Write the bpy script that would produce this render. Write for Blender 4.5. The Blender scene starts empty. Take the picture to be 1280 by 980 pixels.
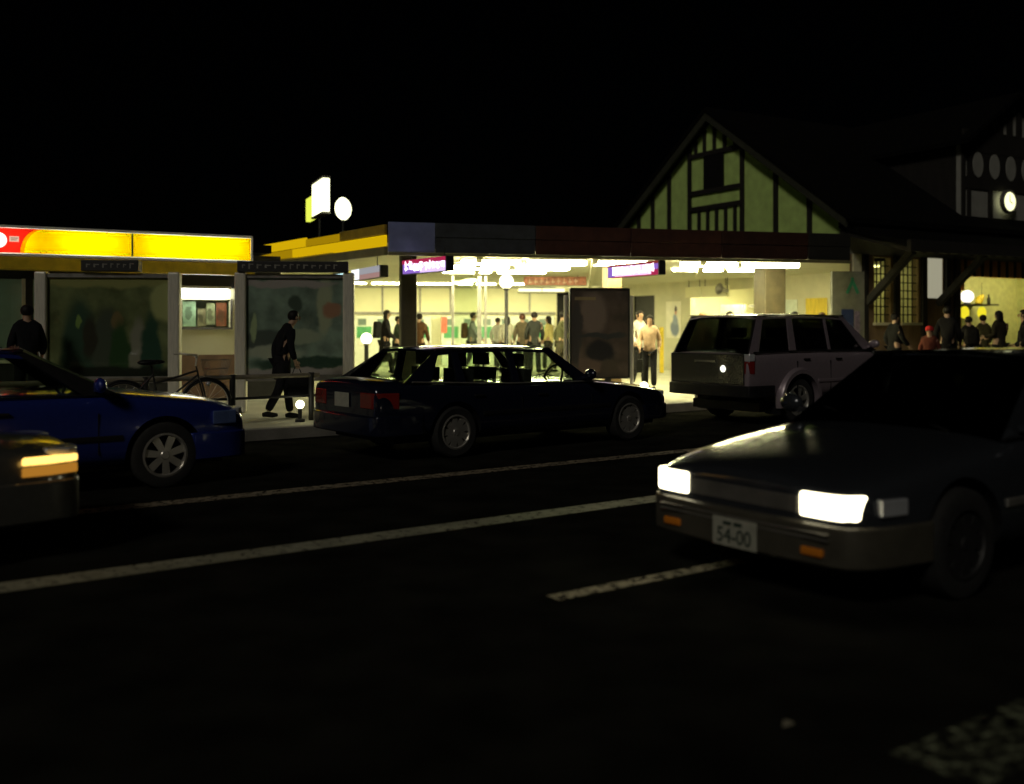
import bpy, bmesh, math, random
from mathutils import Vector, Matrix
rnd = random.Random(7)
PI = math.pi
R = math.radians
C = bpy.context.scene.collection
HC, F, HZ = 1.52, 1250.0, 408.0          # eye height, focal length in photo pixels, horizon row

# ------------------------------------------------------------------ helpers
def W(px, D, z=0.0):                      # a point D metres deep, seen at photo column px
    return Vector(((px - 640) / F * D, D, z))
def ZY(py, D):
    return HC + (HZ - py) / F * D
TH = R(35.4)
UX, UY = math.cos(TH), math.sin(TH)
def ST(s, t, z=0.0):                      # road frame: s along the road, t across it
    return Vector((s * UX - t * UY, s * UY + t * UX, z))

class MB:
    def __init__(s):
        s.v = []; s.f = []; s.m = []; s.M = Matrix.Identity(4)
    def add(s, vs, fs, m=0):
        o = len(s.v)
        s.v += [tuple(s.M @ Vector(p)) for p in vs]
        s.f += [tuple(i + o for i in f) for f in fs]
        s.m += [m] * len(fs)
        return s
    def box(s, x0, x1, y0, y1, z0, z1, m=0):
        vs = [(x, y, z) for z in (z0, z1) for y in (y0, y1) for x in (x0, x1)]
        return s.add(vs, [(0,2,3,1),(4,5,7,6),(0,1,5,4),(2,6,7,3),(0,4,6,2),(1,3,7,5)], m)
    def bar(s, p, q, w, h=None, m=0, up=(0,0,1)):
        h = h or w
        p = Vector(p); q = Vector(q); d = (q - p).normalized()
        a = d.cross(Vector(up))
        if a.length < 1e-4: a = d.cross(Vector((1, 0, 0)))
        a.normalize(); b = a.cross(d).normalized()
        vs = [c + a * (i * w / 2) + b * (j * h / 2) for c in (p, q) for i, j in ((-1,-1),(1,-1),(1,1),(-1,1))]
        return s.add(vs, [(3,2,1,0),(4,5,6,7),(0,1,5,4),(1,2,6,5),(2,3,7,6),(3,0,4,7)], m)
    def tube(s, pts, r, n=10, m=0, cap=True):
        pts = [Vector(p) for p in pts]
        rs = r if isinstance(r, (list, tuple)) else [r] * len(pts)
        vs = []; fs = []; ref = None
        for i, p in enumerate(pts):
            d = (pts[min(i + 1, len(pts) - 1)] - pts[max(i - 1, 0)]).normalized()
            if ref is None:
                ref = d.cross(Vector((0, 0, 1)))
                if ref.length < 1e-3: ref = d.cross(Vector((1, 0, 0)))
            a = (ref - d * ref.dot(d)).normalized(); ref = a; b = d.cross(a)
            for k in range(n):
                t = 2 * PI * k / n
                vs.append(p + (a * math.cos(t) + b * math.sin(t)) * rs[i])
        for i in range(len(pts) - 1):
            for k in range(n):
                fs.append((i*n+k, i*n+(k+1) % n, (i+1)*n+(k+1) % n, (i+1)*n+k))
        if cap:
            fs.append(tuple(range(n))[::-1]); fs.append(tuple(range((len(pts)-1)*n, len(pts)*n)))
        return s.add(vs, fs, m)
    def lathe(s, prof, n=24, m=0, M=None, close=False):     # prof [(r, h)], axis local z of M
        vs = []; fs = []
        for r, h in prof:
            for k in range(n):
                t = 2 * PI * k / n
                vs.append(Vector((r * math.cos(t), r * math.sin(t), h)))
        L = len(prof)
        for i in range(L if close else L - 1):
            j = (i + 1) % L
            for k in range(n):
                fs.append((i*n+k, i*n+(k+1) % n, j*n+(k+1) % n, j*n+k))
        if M is not None: vs = [M @ v for v in vs]
        return s.add(vs, fs, m)
    def ball(s, c, r, m=0, n=14, k=9, M=None):
        if not isinstance(r, (list, tuple)): r = (r, r, r)
        prof = [(max(math.sin(PI * i / k), 1e-3), -math.cos(PI * i / k)) for i in range(k + 1)]
        T = Matrix.Translation(c) @ (M or Matrix.Identity(4)) @ Matrix.Diagonal((r[0], r[1], r[2], 1))
        return s.lathe(prof, n, m, T)
    def prism(s, pts, y0, y1, m=0):       # polygon in (x, z) extruded along y
        n = len(pts)
        vs = [(x, y0, z) for x, z in pts] + [(x, y1, z) for x, z in pts]
        fs = [tuple(range(n)), tuple(range(2*n-1, n-1, -1))] + [(i, i+n, (i+1) % n + n, (i+1) % n) for i in range(n)]
        return s.add(vs, fs, m)
    def slab(s, pts, z0, z1, m=0):        # polygon in (x, y) extruded along z
        n = len(pts)
        vs = [(p[0], p[1], z0) for p in pts] + [(p[0], p[1], z1) for p in pts]
        fs = [tuple(range(n))[::-1], tuple(range(n, 2*n))] + [(i, (i+1) % n, (i+1) % n + n, i+n) for i in range(n)]
        return s.add(vs, fs, m)
    def build(s, name, mats, parent=None, bevel=0, smooth=None, seg=2, sub=0, flipfix=True):
        me = bpy.data.meshes.new(name)
        me.from_pydata(s.v, [], s.f)
        if not isinstance(mats, (list, tuple)): mats = [mats]
        for m in mats: me.materials.append(m)
        me.polygons.foreach_set('material_index', s.m)
        if flipfix:
            bm = bmesh.new(); bm.from_mesh(me)
            bmesh.ops.recalc_face_normals(bm, faces=bm.faces)
            bm.to_mesh(me); bm.free()
        o = bpy.data.objects.new(name, me); C.objects.link(o)
        if parent: o.parent = parent
        if bevel:
            b = o.modifiers.new('b', 'BEVEL'); b.width = bevel; b.segments = seg; b.limit_method = 'ANGLE'
        if sub:
            q = o.modifiers.new('s', 'SUBSURF'); q.levels = q.render_levels = sub
        if smooth is not None:
            me.polygons.foreach_set('use_smooth', [True] * len(me.polygons))
            me.set_sharp_from_angle(angle=R(smooth))
        return o

def tag(o, label=None, cat=None, group=None, kind=None):
    if label: o['label'] = label
    if cat: o['category'] = cat
    if group: o['group'] = group
    if kind: o['kind'] = kind
    return o
def empty(name, loc=(0,0,0), rz=0.0):
    o = bpy.data.objects.new(name, None); C.objects.link(o)
    o.location = loc; o.rotation_euler = (0, 0, rz); o.empty_display_size = .2
    return o
def baked(o):                             # apply modifiers without bpy.ops
    dg = bpy.context.evaluated_depsgraph_get()
    me = bpy.data.meshes.new_from_object(o.evaluated_get(dg), depsgraph=dg)
    o.modifiers.clear(); o.data = me
    return o
def copy_tree(o, parent=None):
    c = o.copy(); C.objects.link(c)
    if parent: c.parent = parent
    for ch in list(o.children): copy_tree(ch, c)
    return c
def text_mesh(txt, size, ext=.002):
    cu = bpy.data.curves.new('t', 'FONT'); cu.body = txt; cu.size = size; cu.extrude = ext
    cu.align_x = 'CENTER'; cu.align_y = 'CENTER'; cu.resolution_u = 3
    o = bpy.data.objects.new('t', cu); C.objects.link(o)
    dg = bpy.context.evaluated_depsgraph_get()
    me = bpy.data.meshes.new_from_object(o.evaluated_get(dg), depsgraph=dg)
    bpy.data.objects.remove(o)
    return me

# ------------------------------------------------------------------ materials
def mat(name, col, rough=.6, metal=0.0, var=.18, scale=6.0, bump=0.0, coat=0.0, stretch=None, spec=.5, var_rough=0.0):
    m = bpy.data.materials.new(name); m.use_nodes = True
    nt = m.node_tree; b = nt.nodes['Principled BSDF']
    b.inputs['Roughness'].default_value = rough; b.inputs['Metallic'].default_value = metal
    b.inputs['Coat Weight'].default_value = coat; b.inputs['Specular IOR Level'].default_value = spec
    b.inputs['Coat Roughness'].default_value = .06
    tc = nt.nodes.new('ShaderNodeTexCoord'); mp = nt.nodes.new('ShaderNodeMapping')
    nt.links.new(tc.outputs['Object'], mp.inputs[0])
    if stretch: mp.inputs['Scale'].default_value = stretch
    n = nt.nodes.new('ShaderNodeTexNoise'); n.inputs['Scale'].default_value = scale; n.inputs['Detail'].default_value = 5
    nt.links.new(mp.outputs[0], n.inputs['Vector'])
    r = nt.nodes.new('ShaderNodeValToRGB')
    r.color_ramp.elements[0].position = .3; r.color_ramp.elements[1].position = .7
    r.color_ramp.elements[0].color = tuple(c * (1 - var) for c in col) + (1,)
    r.color_ramp.elements[1].color = tuple(min(1, c * (1 + var)) for c in col) + (1,)
    nt.links.new(n.outputs['Fac'], r.inputs[0]); nt.links.new(r.outputs[0], b.inputs['Base Color'])
    if bump:
        bp = nt.nodes.new('ShaderNodeBump'); bp.inputs['Strength'].default_value = bump; bp.inputs['Distance'].default_value = .02
        n2 = nt.nodes.new('ShaderNodeTexNoise'); n2.inputs['Scale'].default_value = scale * 6; n2.inputs['Detail'].default_value = 4
        nt.links.new(mp.outputs[0], n2.inputs['Vector'])
        nt.links.new(n2.outputs['Fac'], bp.inputs['Height']); nt.links.new(bp.outputs[0], b.inputs['Normal'])
    if var_rough:
        mr = nt.nodes.new('ShaderNodeMapRange'); mr.inputs[3].default_value = rough - var_rough; mr.inputs[4].default_value = rough + var_rough
        nt.links.new(n.outputs['Fac'], mr.inputs[0]); nt.links.new(mr.outputs[0], b.inputs['Roughness'])
    return m
def emit(name, col, s):
    m = bpy.data.materials.new(name); m.use_nodes = True
    nt = m.node_tree; nt.nodes.clear()
    o = nt.nodes.new('ShaderNodeOutputMaterial'); e = nt.nodes.new('ShaderNodeEmission')
    e.inputs[0].default_value = tuple(col) + (1,); e.inputs[1].default_value = s
    nt.links.new(e.outputs[0], o.inputs[0]); return m
def glass(name, tint=(.8,.85,.82), rough=.02, ior=1.5):
    m = bpy.data.materials.new(name); m.use_nodes = True
    nt = m.node_tree; nt.nodes.clear()
    o = nt.nodes.new('ShaderNodeOutputMaterial'); mx = nt.nodes.new('ShaderNodeMixShader')
    t = nt.nodes.new('ShaderNodeBsdfTransparent'); g = nt.nodes.new('ShaderNodeBsdfGlossy')
    lw = nt.nodes.new('ShaderNodeLayerWeight'); lw.inputs[0].default_value = .5
    pw = nt.nodes.new('ShaderNodeMath'); pw.operation = 'POWER'; pw.inputs[1].default_value = 4.0; nt.links.new(lw.outputs['Facing'], pw.inputs[0])
    fr = nt.nodes.new('ShaderNodeMath'); fr.operation = 'MULTIPLY_ADD'; fr.inputs[1].default_value = .8; fr.inputs[2].default_value = .035
    nt.links.new(pw.outputs[0], fr.inputs[0])
    t.inputs[0].default_value = tuple(tint) + (1,); g.inputs['Roughness'].default_value = rough
    nt.links.new(fr.outputs[0], mx.inputs[0]); nt.links.new(t.outputs[0], mx.inputs[1]); nt.links.new(g.outputs[0], mx.inputs[2])
    nt.links.new(mx.outputs[0], o.inputs[0]); return m
def acrylic(name, col):
    m = bpy.data.materials.new(name); m.use_nodes = True
    nt = m.node_tree; nt.nodes.clear()
    o = nt.nodes.new('ShaderNodeOutputMaterial'); mx = nt.nodes.new('ShaderNodeMixShader')
    t = nt.nodes.new('ShaderNodeBsdfTranslucent'); g = nt.nodes.new('ShaderNodeBsdfDiffuse')
    t.inputs[0].default_value = tuple(col) + (1,); g.inputs[0].default_value = tuple(col) + (1,)
    mx.inputs[0].default_value = .25
    nt.links.new(t.outputs[0], mx.inputs[1]); nt.links.new(g.outputs[0], mx.inputs[2]); nt.links.new(mx.outputs[0], o.inputs[0]); return m
def printed(name, base, blobs, rough=.35, grain=.5, scale=3.0):
    """a printed picture: soft coloured patches (x, z, rx, rz, colour) in metres on the sheet"""
    m = bpy.data.materials.new(name); m.use_nodes = True
    nt = m.node_tree; b = nt.nodes['Principled BSDF']; b.inputs['Roughness'].default_value = rough
    tc = nt.nodes.new('ShaderNodeTexCoord')
    nz = nt.nodes.new('ShaderNodeTexNoise'); nz.inputs['Scale'].default_value = scale; nz.inputs['Detail'].default_value = 6
    nt.links.new(tc.outputs['Object'], nz.inputs['Vector'])
    wv = nt.nodes.new('ShaderNodeVectorMath'); wv.operation = 'SCALE'; wv.inputs['Scale'].default_value = .22
    nt.links.new(nz.outputs['Color'], wv.inputs[0])
    ad = nt.nodes.new('ShaderNodeVectorMath'); ad.operation = 'ADD'
    nt.links.new(tc.outputs['Object'], ad.inputs[0]); nt.links.new(wv.outputs[0], ad.inputs[1])
    rp = nt.nodes.new('ShaderNodeValToRGB')
    rp.color_ramp.elements[0].position = .3; rp.color_ramp.elements[1].position = .72
    rp.color_ramp.elements[0].color = tuple(c * (1 - grain) for c in base) + (1,)
    rp.color_ramp.elements[1].color = tuple(c * (1 + grain) for c in base) + (1,)
    nt.links.new(nz.outputs['Fac'], rp.inputs[0])
    cur = rp.outputs[0]
    for (x, z, rx, rz, col) in blobs:
        mp = nt.nodes.new('ShaderNodeMapping'); mp.vector_type = 'TEXTURE'
        mp.inputs['Location'].default_value = (x + .11, 0, z + .11); mp.inputs['Scale'].default_value = (rx, 1e6, rz)
        nt.links.new(ad.outputs[0], mp.inputs[0])
        ln = nt.nodes.new('ShaderNodeVectorMath'); ln.operation = 'LENGTH'; nt.links.new(mp.outputs[0], ln.inputs[0])
        mr = nt.nodes.new('ShaderNodeMapRange'); mr.interpolation_type = 'SMOOTHSTEP'
        mr.inputs[1].default_value = .7; mr.inputs[2].default_value = 1.15; mr.inputs[3].default_value = 1; mr.inputs[4].default_value = 0
        nt.links.new(ln.outputs['Value'], mr.inputs[0])
        mx = nt.nodes.new('ShaderNodeMix'); mx.data_type = 'RGBA'
        nt.links.new(mr.outputs[0], mx.inputs['Factor']); nt.links.new(cur, mx.inputs['A'])
        mx.inputs['B'].default_value = tuple(col) + (1,); cur = mx.outputs['Result']
    nt.links.new(cur, b.inputs['Base Color'])
    return m

LT = (1.0, .93, .50)                                        # the greenish yellow of the old tubes
M = dict(
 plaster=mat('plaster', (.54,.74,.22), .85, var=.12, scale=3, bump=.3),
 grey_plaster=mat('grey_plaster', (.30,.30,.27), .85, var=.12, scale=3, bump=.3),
 cream=mat('cream_wall', (.70,.68,.46), .6, var=.06, scale=1.5, bump=.05),
 cream_dim=mat('cream_board', (.55,.53,.38), .6, var=.10, scale=2, bump=.05),
 timber=mat('dark_timber', (.012,.010,.008), .8, var=.4, scale=4, bump=.4, stretch=(1,1,.2)),
 roof=mat('roof_tiles', (.003,.003,.003), .95, var=.4, scale=9, bump=.5, spec=.1),
 barge=mat('barge_timber', (.028,.030,.018), .8, var=.3, scale=5, bump=.3),
 red_fascia=mat('red_fascia', (.075,.024,.015), .5, var=.25, scale=2, bump=.1),
 blue_fascia=mat('blue_fascia', (.18,.21,.42), .4, var=.3, scale=2),
 olive=mat('olive_soffit', (.13,.12,.06), .6, var=.2, scale=3),
 ceil=mat('ceiling_board', (.50,.49,.36), .7, var=.08, scale=2),
 brown=mat('brown_panel', (.20,.13,.065), .6, var=.25, scale=5, bump=.2, stretch=(1,1,.25)),
 brown_wood=mat('brown_boards', (.55,.26,.07), .6, var=.35, scale=5, bump=.25, stretch=(3,1,.3)),
 post=mat('painted_post', (.035,.03,.02), .55, var=.25, scale=6, bump=.1),
 steel=mat('brushed_steel', (.66,.63,.54), .36, .15, var=.15, scale=12, stretch=(6,6,.4)),
 dull=mat('dull_metal', (.22,.21,.19), .5, .5, var=.25, scale=8),
 dark=mat('dark_metal', (.018,.018,.019), .55, .1, var=.3, scale=8),
 black=mat('black_plastic', (.010,.010,.011), .5, 0, var=.3, scale=12, spec=.25),
 rubber=mat('tyre_rubber', (.014,.014,.014), .85, 0, var=.3, scale=20, bump=.2),
 alloy=mat('wheel_alloy', (.62,.60,.56), .32, .75, var=.1, scale=10),
 chrome=mat('chrome_trim', (.8,.8,.8), .12, 1, var=.05),
 white=mat('white_enamel', (.78,.78,.74), .45, var=.06),
 green=mat('green_panel', (.05,.22,.09), .4, var=.2),
 yellow_p=mat('yellow_panel', (.75,.55,.03), .5, var=.1),
 red_p=mat('red_panel', (.50,.09,.05), .5, var=.25),
 pink=mat('pink_board', (.45,.18,.13), .6, var=.5, scale=9),
 pave=mat('paving', (.42,.41,.31), .8, var=.2, scale=1.4, bump=.35),
 kerb=mat('kerb_stone', (.20,.19,.17), .85, var=.25, scale=3, bump=.3),
 tinted=glass('tinted_glass', (.28,.30,.30)),
 carglass=glass('car_glass', (.88,.93,.86)),
 pane=glass('clear_pane', (.85,.9,.82)),
 seat=mat('seat_cloth', (.035,.035,.038), .9, var=.3, scale=20),
 tail=mat('tail_lens', (.17,.010,.008), .15, var=.15, coat=.6),
 amber=mat('amber_lens', (.75,.24,.02), .18, var=.1, coat=.6),
 lens=mat('lamp_lens', (.55,.57,.60), .12, .3, var=.1, coat=.8),
 plate=mat('plate', (.38,.38,.31), .5, var=.12, scale=14),
 ink=mat('plate_ink', (.02,.04,.03), .6, var=.1),
 tube=emit('fluorescent', LT, 86.0),
 tube_w=emit('white_tube', (1,1,.85), 11.0),
 tube_s=emit('sign_tube', (1,.95,.8), 16.0),
 globe=emit('globe_glow', (1,.96,.62), 5.0),
 sign_w=emit('sign_white', (1,1,.62), 2.4),
 sign_y=emit('sign_lemon', (.85,.95,.10), 1.0),
 amber_b=emit('canopy_amber', (.80,.50,.003), .80),
 amber_d=emit('canopy_amber_dim', (.55,.33,.003), .62),
 head=emit('headlamp', (1,.90,.60), 6.0),
 blink=emit('turn_lamp', (1,.55,.12), 2.6),
 blink2=emit('turn_lamp_dim', (1,.42,.05), .40),
 neon_w=emit('neon_white', (1,.88,1), 4.0),
 neon_b=emit('neon_blue', (.35,.18,.75), .8),
 neon_r=emit('neon_red', (.75,.04,.14), .55),
 neon_c=emit('neon_cyan', (.62,.95,1), 1.5),
 clock=emit('clock_face', (1,1,.55), 1.6),
)

# ------------------------------------------------------------------ world, sun, camera
sc = bpy.context.scene
w = bpy.data.worlds.new('World'); sc.world = w; w.use_nodes = True
bg = w.node_tree.nodes['Background']; sky = w.node_tree.nodes.new('ShaderNodeTexSky')
sky.sky_type = 'NISHITA'; sky.sun_disc = False
sdir = Vector((-.32, -.74, .56)).normalized()
sky.sun_elevation = math.asin(sdir.z); sky.sun_rotation = math.atan2(sdir.x, sdir.y)
w.node_tree.links.new(sky.outputs[0], bg.inputs[0]); bg.inputs[1].default_value = .00004
sun = bpy.data.lights.new('sun', 'SUN'); sun.energy = .42; sun.angle = R(10); sun.color = (1, .93, .78)
so = bpy.data.objects.new('sun', sun); C.objects.link(so); so.rotation_euler = sdir.to_track_quat('Z', 'Y').to_euler()
cam = bpy.data.cameras.new('camera'); co = bpy.data.objects.new('camera', cam); C.objects.link(co); sc.camera = co
co.location = (0, 0, HC); co.rotation_euler = (R(90), 0, 0)
cam.sensor_width = 36; cam.lens = 36 * F / 1280; cam.shift_y = -(490 - HZ) / 1280
cam.clip_start = .1; cam.clip_end = 2000
cam.dof.use_dof = True; cam.dof.focus_distance = 12.5; cam.dof.aperture_fstop = .85
sc.view_settings.view_transform = 'Standard'; sc.view_settings.look = 'None'
sc.view_settings.exposure = 0; sc.view_settings.gamma = 1
sc.cycles.use_denoising = True; sc.cycles.max_bounces = 6; sc.cycles.transparent_max_bounces = 16
sc.cycles.sample_clamp_indirect = 4

# ------------------------------------------------------------------ ground
asph = mat('asphalt', (.013,.0128,.0108), .95, var=.4, scale=2.2, bump=.35, spec=0)
g = MB(); g.add([(-300,-300,0),(300,-300,0),(300,300,0),(-300,300,0)], [(0,1,2,3)])
tag(g.build('road', asph), kind='structure')
def worn(name, col, cover):
    m = mat(name, col, .7, var=.25, scale=5, bump=.2)
    nt = m.node_tree; b = nt.nodes['Principled BSDF']
    tc = nt.nodes.new('ShaderNodeTexCoord'); n = nt.nodes.new('ShaderNodeTexNoise'); n.inputs['Scale'].default_value = 16; n.inputs['Detail'].default_value = 9; n.inputs['Roughness'].default_value = .65
    nt.links.new(tc.outputs['Object'], n.inputs['Vector'])
    mr = nt.nodes.new('ShaderNodeMapRange'); mr.inputs[1].default_value = cover; mr.inputs[2].default_value = cover + .22
    nt.links.new(n.outputs['Fac'], mr.inputs[0]); nt.links.new(mr.outputs[0], b.inputs['Alpha'])
    return m
paint = worn('road_paint', (.26,.255,.19), .27); paint_old = worn('old_road_paint', (.26,.215,.15), .33); paint_bad = worn('flaking_paint', (.24,.27,.17), .46)
def stripe(s0, s1, t, wd, m, sl=0.0, z=.004):
    b = MB(); ts = []
    for s in (s0, s1):
        tt = t + sl * (s - s0)
        ts += [ST(s, tt - wd/2, z), ST(s, tt + wd/2, z)]
    b.add(ts, [(0, 2, 3, 1)])
    tag(b.build('road_marking', m), kind='structure')
stripe(.9, 20, 8.72, .22, paint_old); stripe(-12, 26, 6.45, .25, paint)
stripe(3.42, 9.5, 4.42, .12, paint_old); stripe(3.15, 9, 1.95, .34, paint_bad)
def road_slab(name, m, s0, s1, t0, t1, z0, z1, bevel=0):
    b = MB(); b.slab([ST(s0,t0), ST(s1,t0), ST(s1,t1), ST(s0,t1)], z0, z1)
    return tag(b.build(name, m, bevel=bevel), kind='structure')
road_slab('pavement', M['pave'], -40, 70, 12.98, 75, -.05, .15)
road_slab('kerb', M['kerb'], -40, 70, 12.80, 12.978, -.05, .153, .015)
FZ = .15

# ------------------------------------------------------------------ people
SKIN = mat('skin', (.42,.26,.17), .55, var=.08); HAIR = mat('black_hair', (.010,.008,.007), .6, var=.3, scale=30, spec=.2); EYE = mat('eye', (.02,.015,.012), .3)
cloth_cache = {}
def cloth(col):
    k = tuple(round(c, 3) for c in col)
    if k not in cloth_cache: cloth_cache[k] = mat('cloth', col, .95, var=.2, scale=14, bump=.25, spec=.08)
    return cloth_cache[k]
def skinned(name, verts, edges, radii, m, parent, root=0, sub=1):
    me = bpy.data.meshes.new(name); me.from_pydata(verts, edges, [])
    o = bpy.data.objects.new(name, me); C.objects.link(o)
    md = o.modifiers.new('k', 'SKIN'); md.use_smooth_shade = True
    sv = me.skin_vertices[0].data if me.skin_vertices else None
    if sv is None:
        bm = bmesh.new(); bm.from_mesh(me); bm.verts.layers.skin.verify(); bm.to_mesh(me); bm.free(); sv = me.skin_vertices[0].data
    for i, r in enumerate(radii):
        sv[i].radius = r if isinstance(r, tuple) else (r, r); sv[i].use_root = (i == root)
    q = o.modifiers.new('s', 'SUBSURF'); q.levels = q.render_levels = sub
    baked(o); o.data.materials.append(m); o.data.name = name
    o.data.polygons.foreach_set('use_smooth', [True] * len(o.data.polygons))
    if parent: o.parent = parent
    return o
def person(label, pos, face, h=1.7, coat=(.02,.02,.022), legs=(.015,.015,.018), stride=.18, arm=.12, lean=0.0, coat_len=.0,
           hair=HAIR, long_hair=False, bag=None, hat=None, bend=.3, shoes=(.02,.02,.02), head_fwd=0.0, group='people around the station'):
    root = empty('person', pos, face); tag(root, label, 'person', group)
    k = h / 1.7
    def L(x, y, z):
        if z > .92: x += lean * (z - .92)
        return (x * k, y * k, z * k)
    hf = head_fwd
    V = [L(0,0,.93), L(0,0,1.12), L(.01,0,1.33), L(.005+hf*.3,0,1.45), L(.02+hf,0,1.53), L(.03+hf,0,1.60), L(.02+hf,0,1.665)]
    Rr = [(.14*k,.10*k), (.13*k,.095*k), (.155*k,.105*k), .055*k, .062*k, .082*k, .055*k]
    E = [(0,1),(1,2),(2,3),(3,4),(4,5),(5,6)]
    Rr = [r if isinstance(r, tuple) else (r, r) for r in Rr]
    feet = []; hands = []
    legch = []; armch = []
    for sgn in (1, -1):
        st = stride * sgn
        hip = L(0, .09*sgn, .88); kn = L(st*.55+.03, .095*sgn, .49); an = L(st*1.05-.02 - (.06 if st < 0 else 0), .10*sgn, .09 + (.05 if st < -.1 else 0))
        i = len(V); V += [hip, kn, an]; Rr += [(.085*k,)*2, (.055*k,)*2, (.038*k,)*2]; E += [(0,i),(i,i+1),(i+1,i+2)]
        legch.append((hip, kn, an)); feet.append(an)
        a = -arm * sgn
        sh = L(.0, .155*sgn, 1.37); el = L(a*.6-.02, .225*sgn, 1.13); wr = L(a*1.1+bend*.35+.02, .215*sgn, .90+bend*.22); ha = L(a*1.2+bend*.5+.03, .205*sgn, .83+bend*.25)
        i = len(V); V += [sh, el, wr, ha]; Rr += [(.062*k,)*2, (.045*k,)*2, (.030*k,)*2, (.036*k,.02*k)]; E += [(2,i),(i,i+1),(i+1,i+2),(i+2,i+3)]
        armch.append((sh, el, wr)); hands.append((Vector(wr), Vector(ha), sgn))
    body = skinned('body', V, E, Rr, SKIN, root)
    ex = MB()                                                # fingers, nose, ears and eyes join the body mesh
    for wr, ha, sgn in hands:
        d = (ha - wr).normalized(); side = Vector((1,0,0)); side = (side - d*side.dot(d)).normalized()
        nrm = d.cross(side)
        for q, ln in enumerate((.062,.072,.068,.052)):
            b0 = ha + side*(.027 - .018*q)*k; b1 = b0 + d*ln*.55*k; b2 = b1 + (d*.75 - nrm*sgn*.6).normalized()*ln*.5*k
            ex.tube([b0 - d*.02*k, b0, b1, b2], [.009*k,.0088*k,.008*k,.006*k], 6)
        t0 = wr + d*.03*k + side*.025*k; t1 = t0 + (d + side*.9).normalized()*.035*k; t2 = t1 + d*.03*k
        ex.tube([t0, t1, t2], [.011*k,.0095*k,.007*k], 6)
    hc = Vector(V[5])
    ex.ball(hc + Vector((.083,0,-.012))*k, (.02*k,.014*k,.024*k), 0, 8, 5)
    for sgn in (1,-1):
        ex.ball(hc + Vector((.076,.032*sgn,.014))*k, (.010*k,.013*k,.008*k), 1, 8, 5)
        ex.ball(hc + Vector((-.005,.082*sgn,-.005))*k, (.018*k,.010*k,.03*k), 0, 8, 5)
    ex.ball(hc + Vector((.078,0,-.048))*k, (.007*k,.024*k,.007*k), 0, 8, 5)
    e = ex.build('x', [SKIN, EYE])
    bm = bmesh.new(); bm.from_mesh(body.data); bm.from_mesh(e.data); bm.to_mesh(body.data); bm.free()
    body.data.materials.append(EYE); bpy.data.objects.remove(e)
    body.data.polygons.foreach_set('use_smooth', [True] * len(body.data.polygons))
    # trousers
    TV = [L(0,0,.99)]; TE = []; TR = [(.158*k,.118*k)]
    for ch in legch:
        i = len(TV); TV += list(ch); TR += [(.098*k,)*2, (.078*k,)*2, (.068*k,)*2]; TE += [(0,i),(i,i+1),(i+1,i+2)]
    skinned('trousers', TV, TE, TR, cloth(legs), root)
    # jacket or coat
    JV = [L(0,0,.84), L(0,0,1.15), L(.008,0,1.34), L(.0+hf*.35,0,1.525)]; JE = [(0,1),(1,2),(2,3)]
    JR = [(.185*k,.145*k), (.155*k,.125*k), (.178*k,.130*k), (.075*k,.075*k)]
    for sh, el, wr in armch:
        i = len(JV); JV += [sh, el, wr]; JR += [(.068*k,)*2, (.062*k,)*2, (.052*k,)*2]; JE += [(2,i),(i,i+1),(i+1,i+2)]
    if coat_len:
        JV.append(L(-.02,0,.82-coat_len)); JR.append((.225*k,.185*k)); JE.append((0,len(JV)-1))
    skinned('coat' if coat_len else 'jacket', JV, JE, JR, cloth(coat), root, root=1)
    # hair
    hb = MB()
    hb.ball(hc + Vector((-.018,0,.022))*k, (.098*k,.092*k,.092*k), 0, 14, 9)
    if long_hair:
        hb.ball(hc + Vector((-.055,0,-.07))*k, (.055*k,.09*k,.15*k), 0, 12, 8)
    o = hb.build('hair', hair, root, smooth=60)
    for v in o.data.vertices:                                # keep the face clear
        p = Vector(v.co) - hc
        if p.x > .035*k and p.z < .055*k: v.co.x = hc.x + .03*k
    for (an, ch) in zip(feet, legch):
        b = MB(); a = Vector(an)
        b.tube([a + Vector((-.07,0,-.045))*k, a + Vector((.0,0,-.04))*k, a + Vector((.09,0,-.055))*k, a + Vector((.165,0,-.06))*k], [.032*k,.045*k,.042*k,.026*k], 10)
        b.build('shoe', cloth(shoes), root, smooth=60)
    if hat:
        b = MB(); b.lathe([(.001,.125*k),(.05*k,.118*k),(.09*k,.08*k),(.104*k,.03*k),(.108*k,.0),(.100*k,.0)], 16, 0, Matrix.Translation(hc + Vector((-.01,0,.01))*k))
        b.build('knit_cap', cloth(hat), root, smooth=60)
    if bag:
        kind, col = bag
        wr, ha, sgn = hands[1 if kind != 'left' else 0]
        if kind == 'back':
            b = MB(); b.box(-.30*k,-.13*k,-.15*k,.15*k,1.0*k,1.42*k)
            for i, v in enumerate(b.v):
                x, y, z = v; b.v[i] = (x + lean*(z - .92*k), y, z)
            tb = b.build('backpack', cloth(col), None, bevel=.05*k, seg=3, smooth=60)
        else:
            b = MB(); c = ha + Vector((0,0,-.32*k))
            b.box(c.x-.17*k, c.x+.17*k, c.y-.06*k, c.y+.06*k, c.z-.17*k, c.z+.13*k)
            b.tube([c + Vector((-.1,0,.12))*k, ha + Vector((-.03,0,-.03))*k, ha + Vector((.03,0,-.03))*k, c + Vector((.1,0,.12))*k], .008*k, 6)
            tb = b.build('hand_bag', cloth(col), None, bevel=.02*k, smooth=60)
        bpy.context.view_layer.update()
        tb.matrix_world = Matrix.Translation(root.location) @ Matrix.Rotation(face, 4, 'Z')
        tag(tb, bag_label(label, kind), 'bag', 'bags people carry')
    return root
def bag_label(l, kind):
    return ('backpack worn by ' if kind == 'back' else 'bag carried by ') + ' '.join(l.split()[:9])
def fl(px, D): return W(px, D, FZ)
RT = R(35.4); LF = R(215.4)
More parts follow.
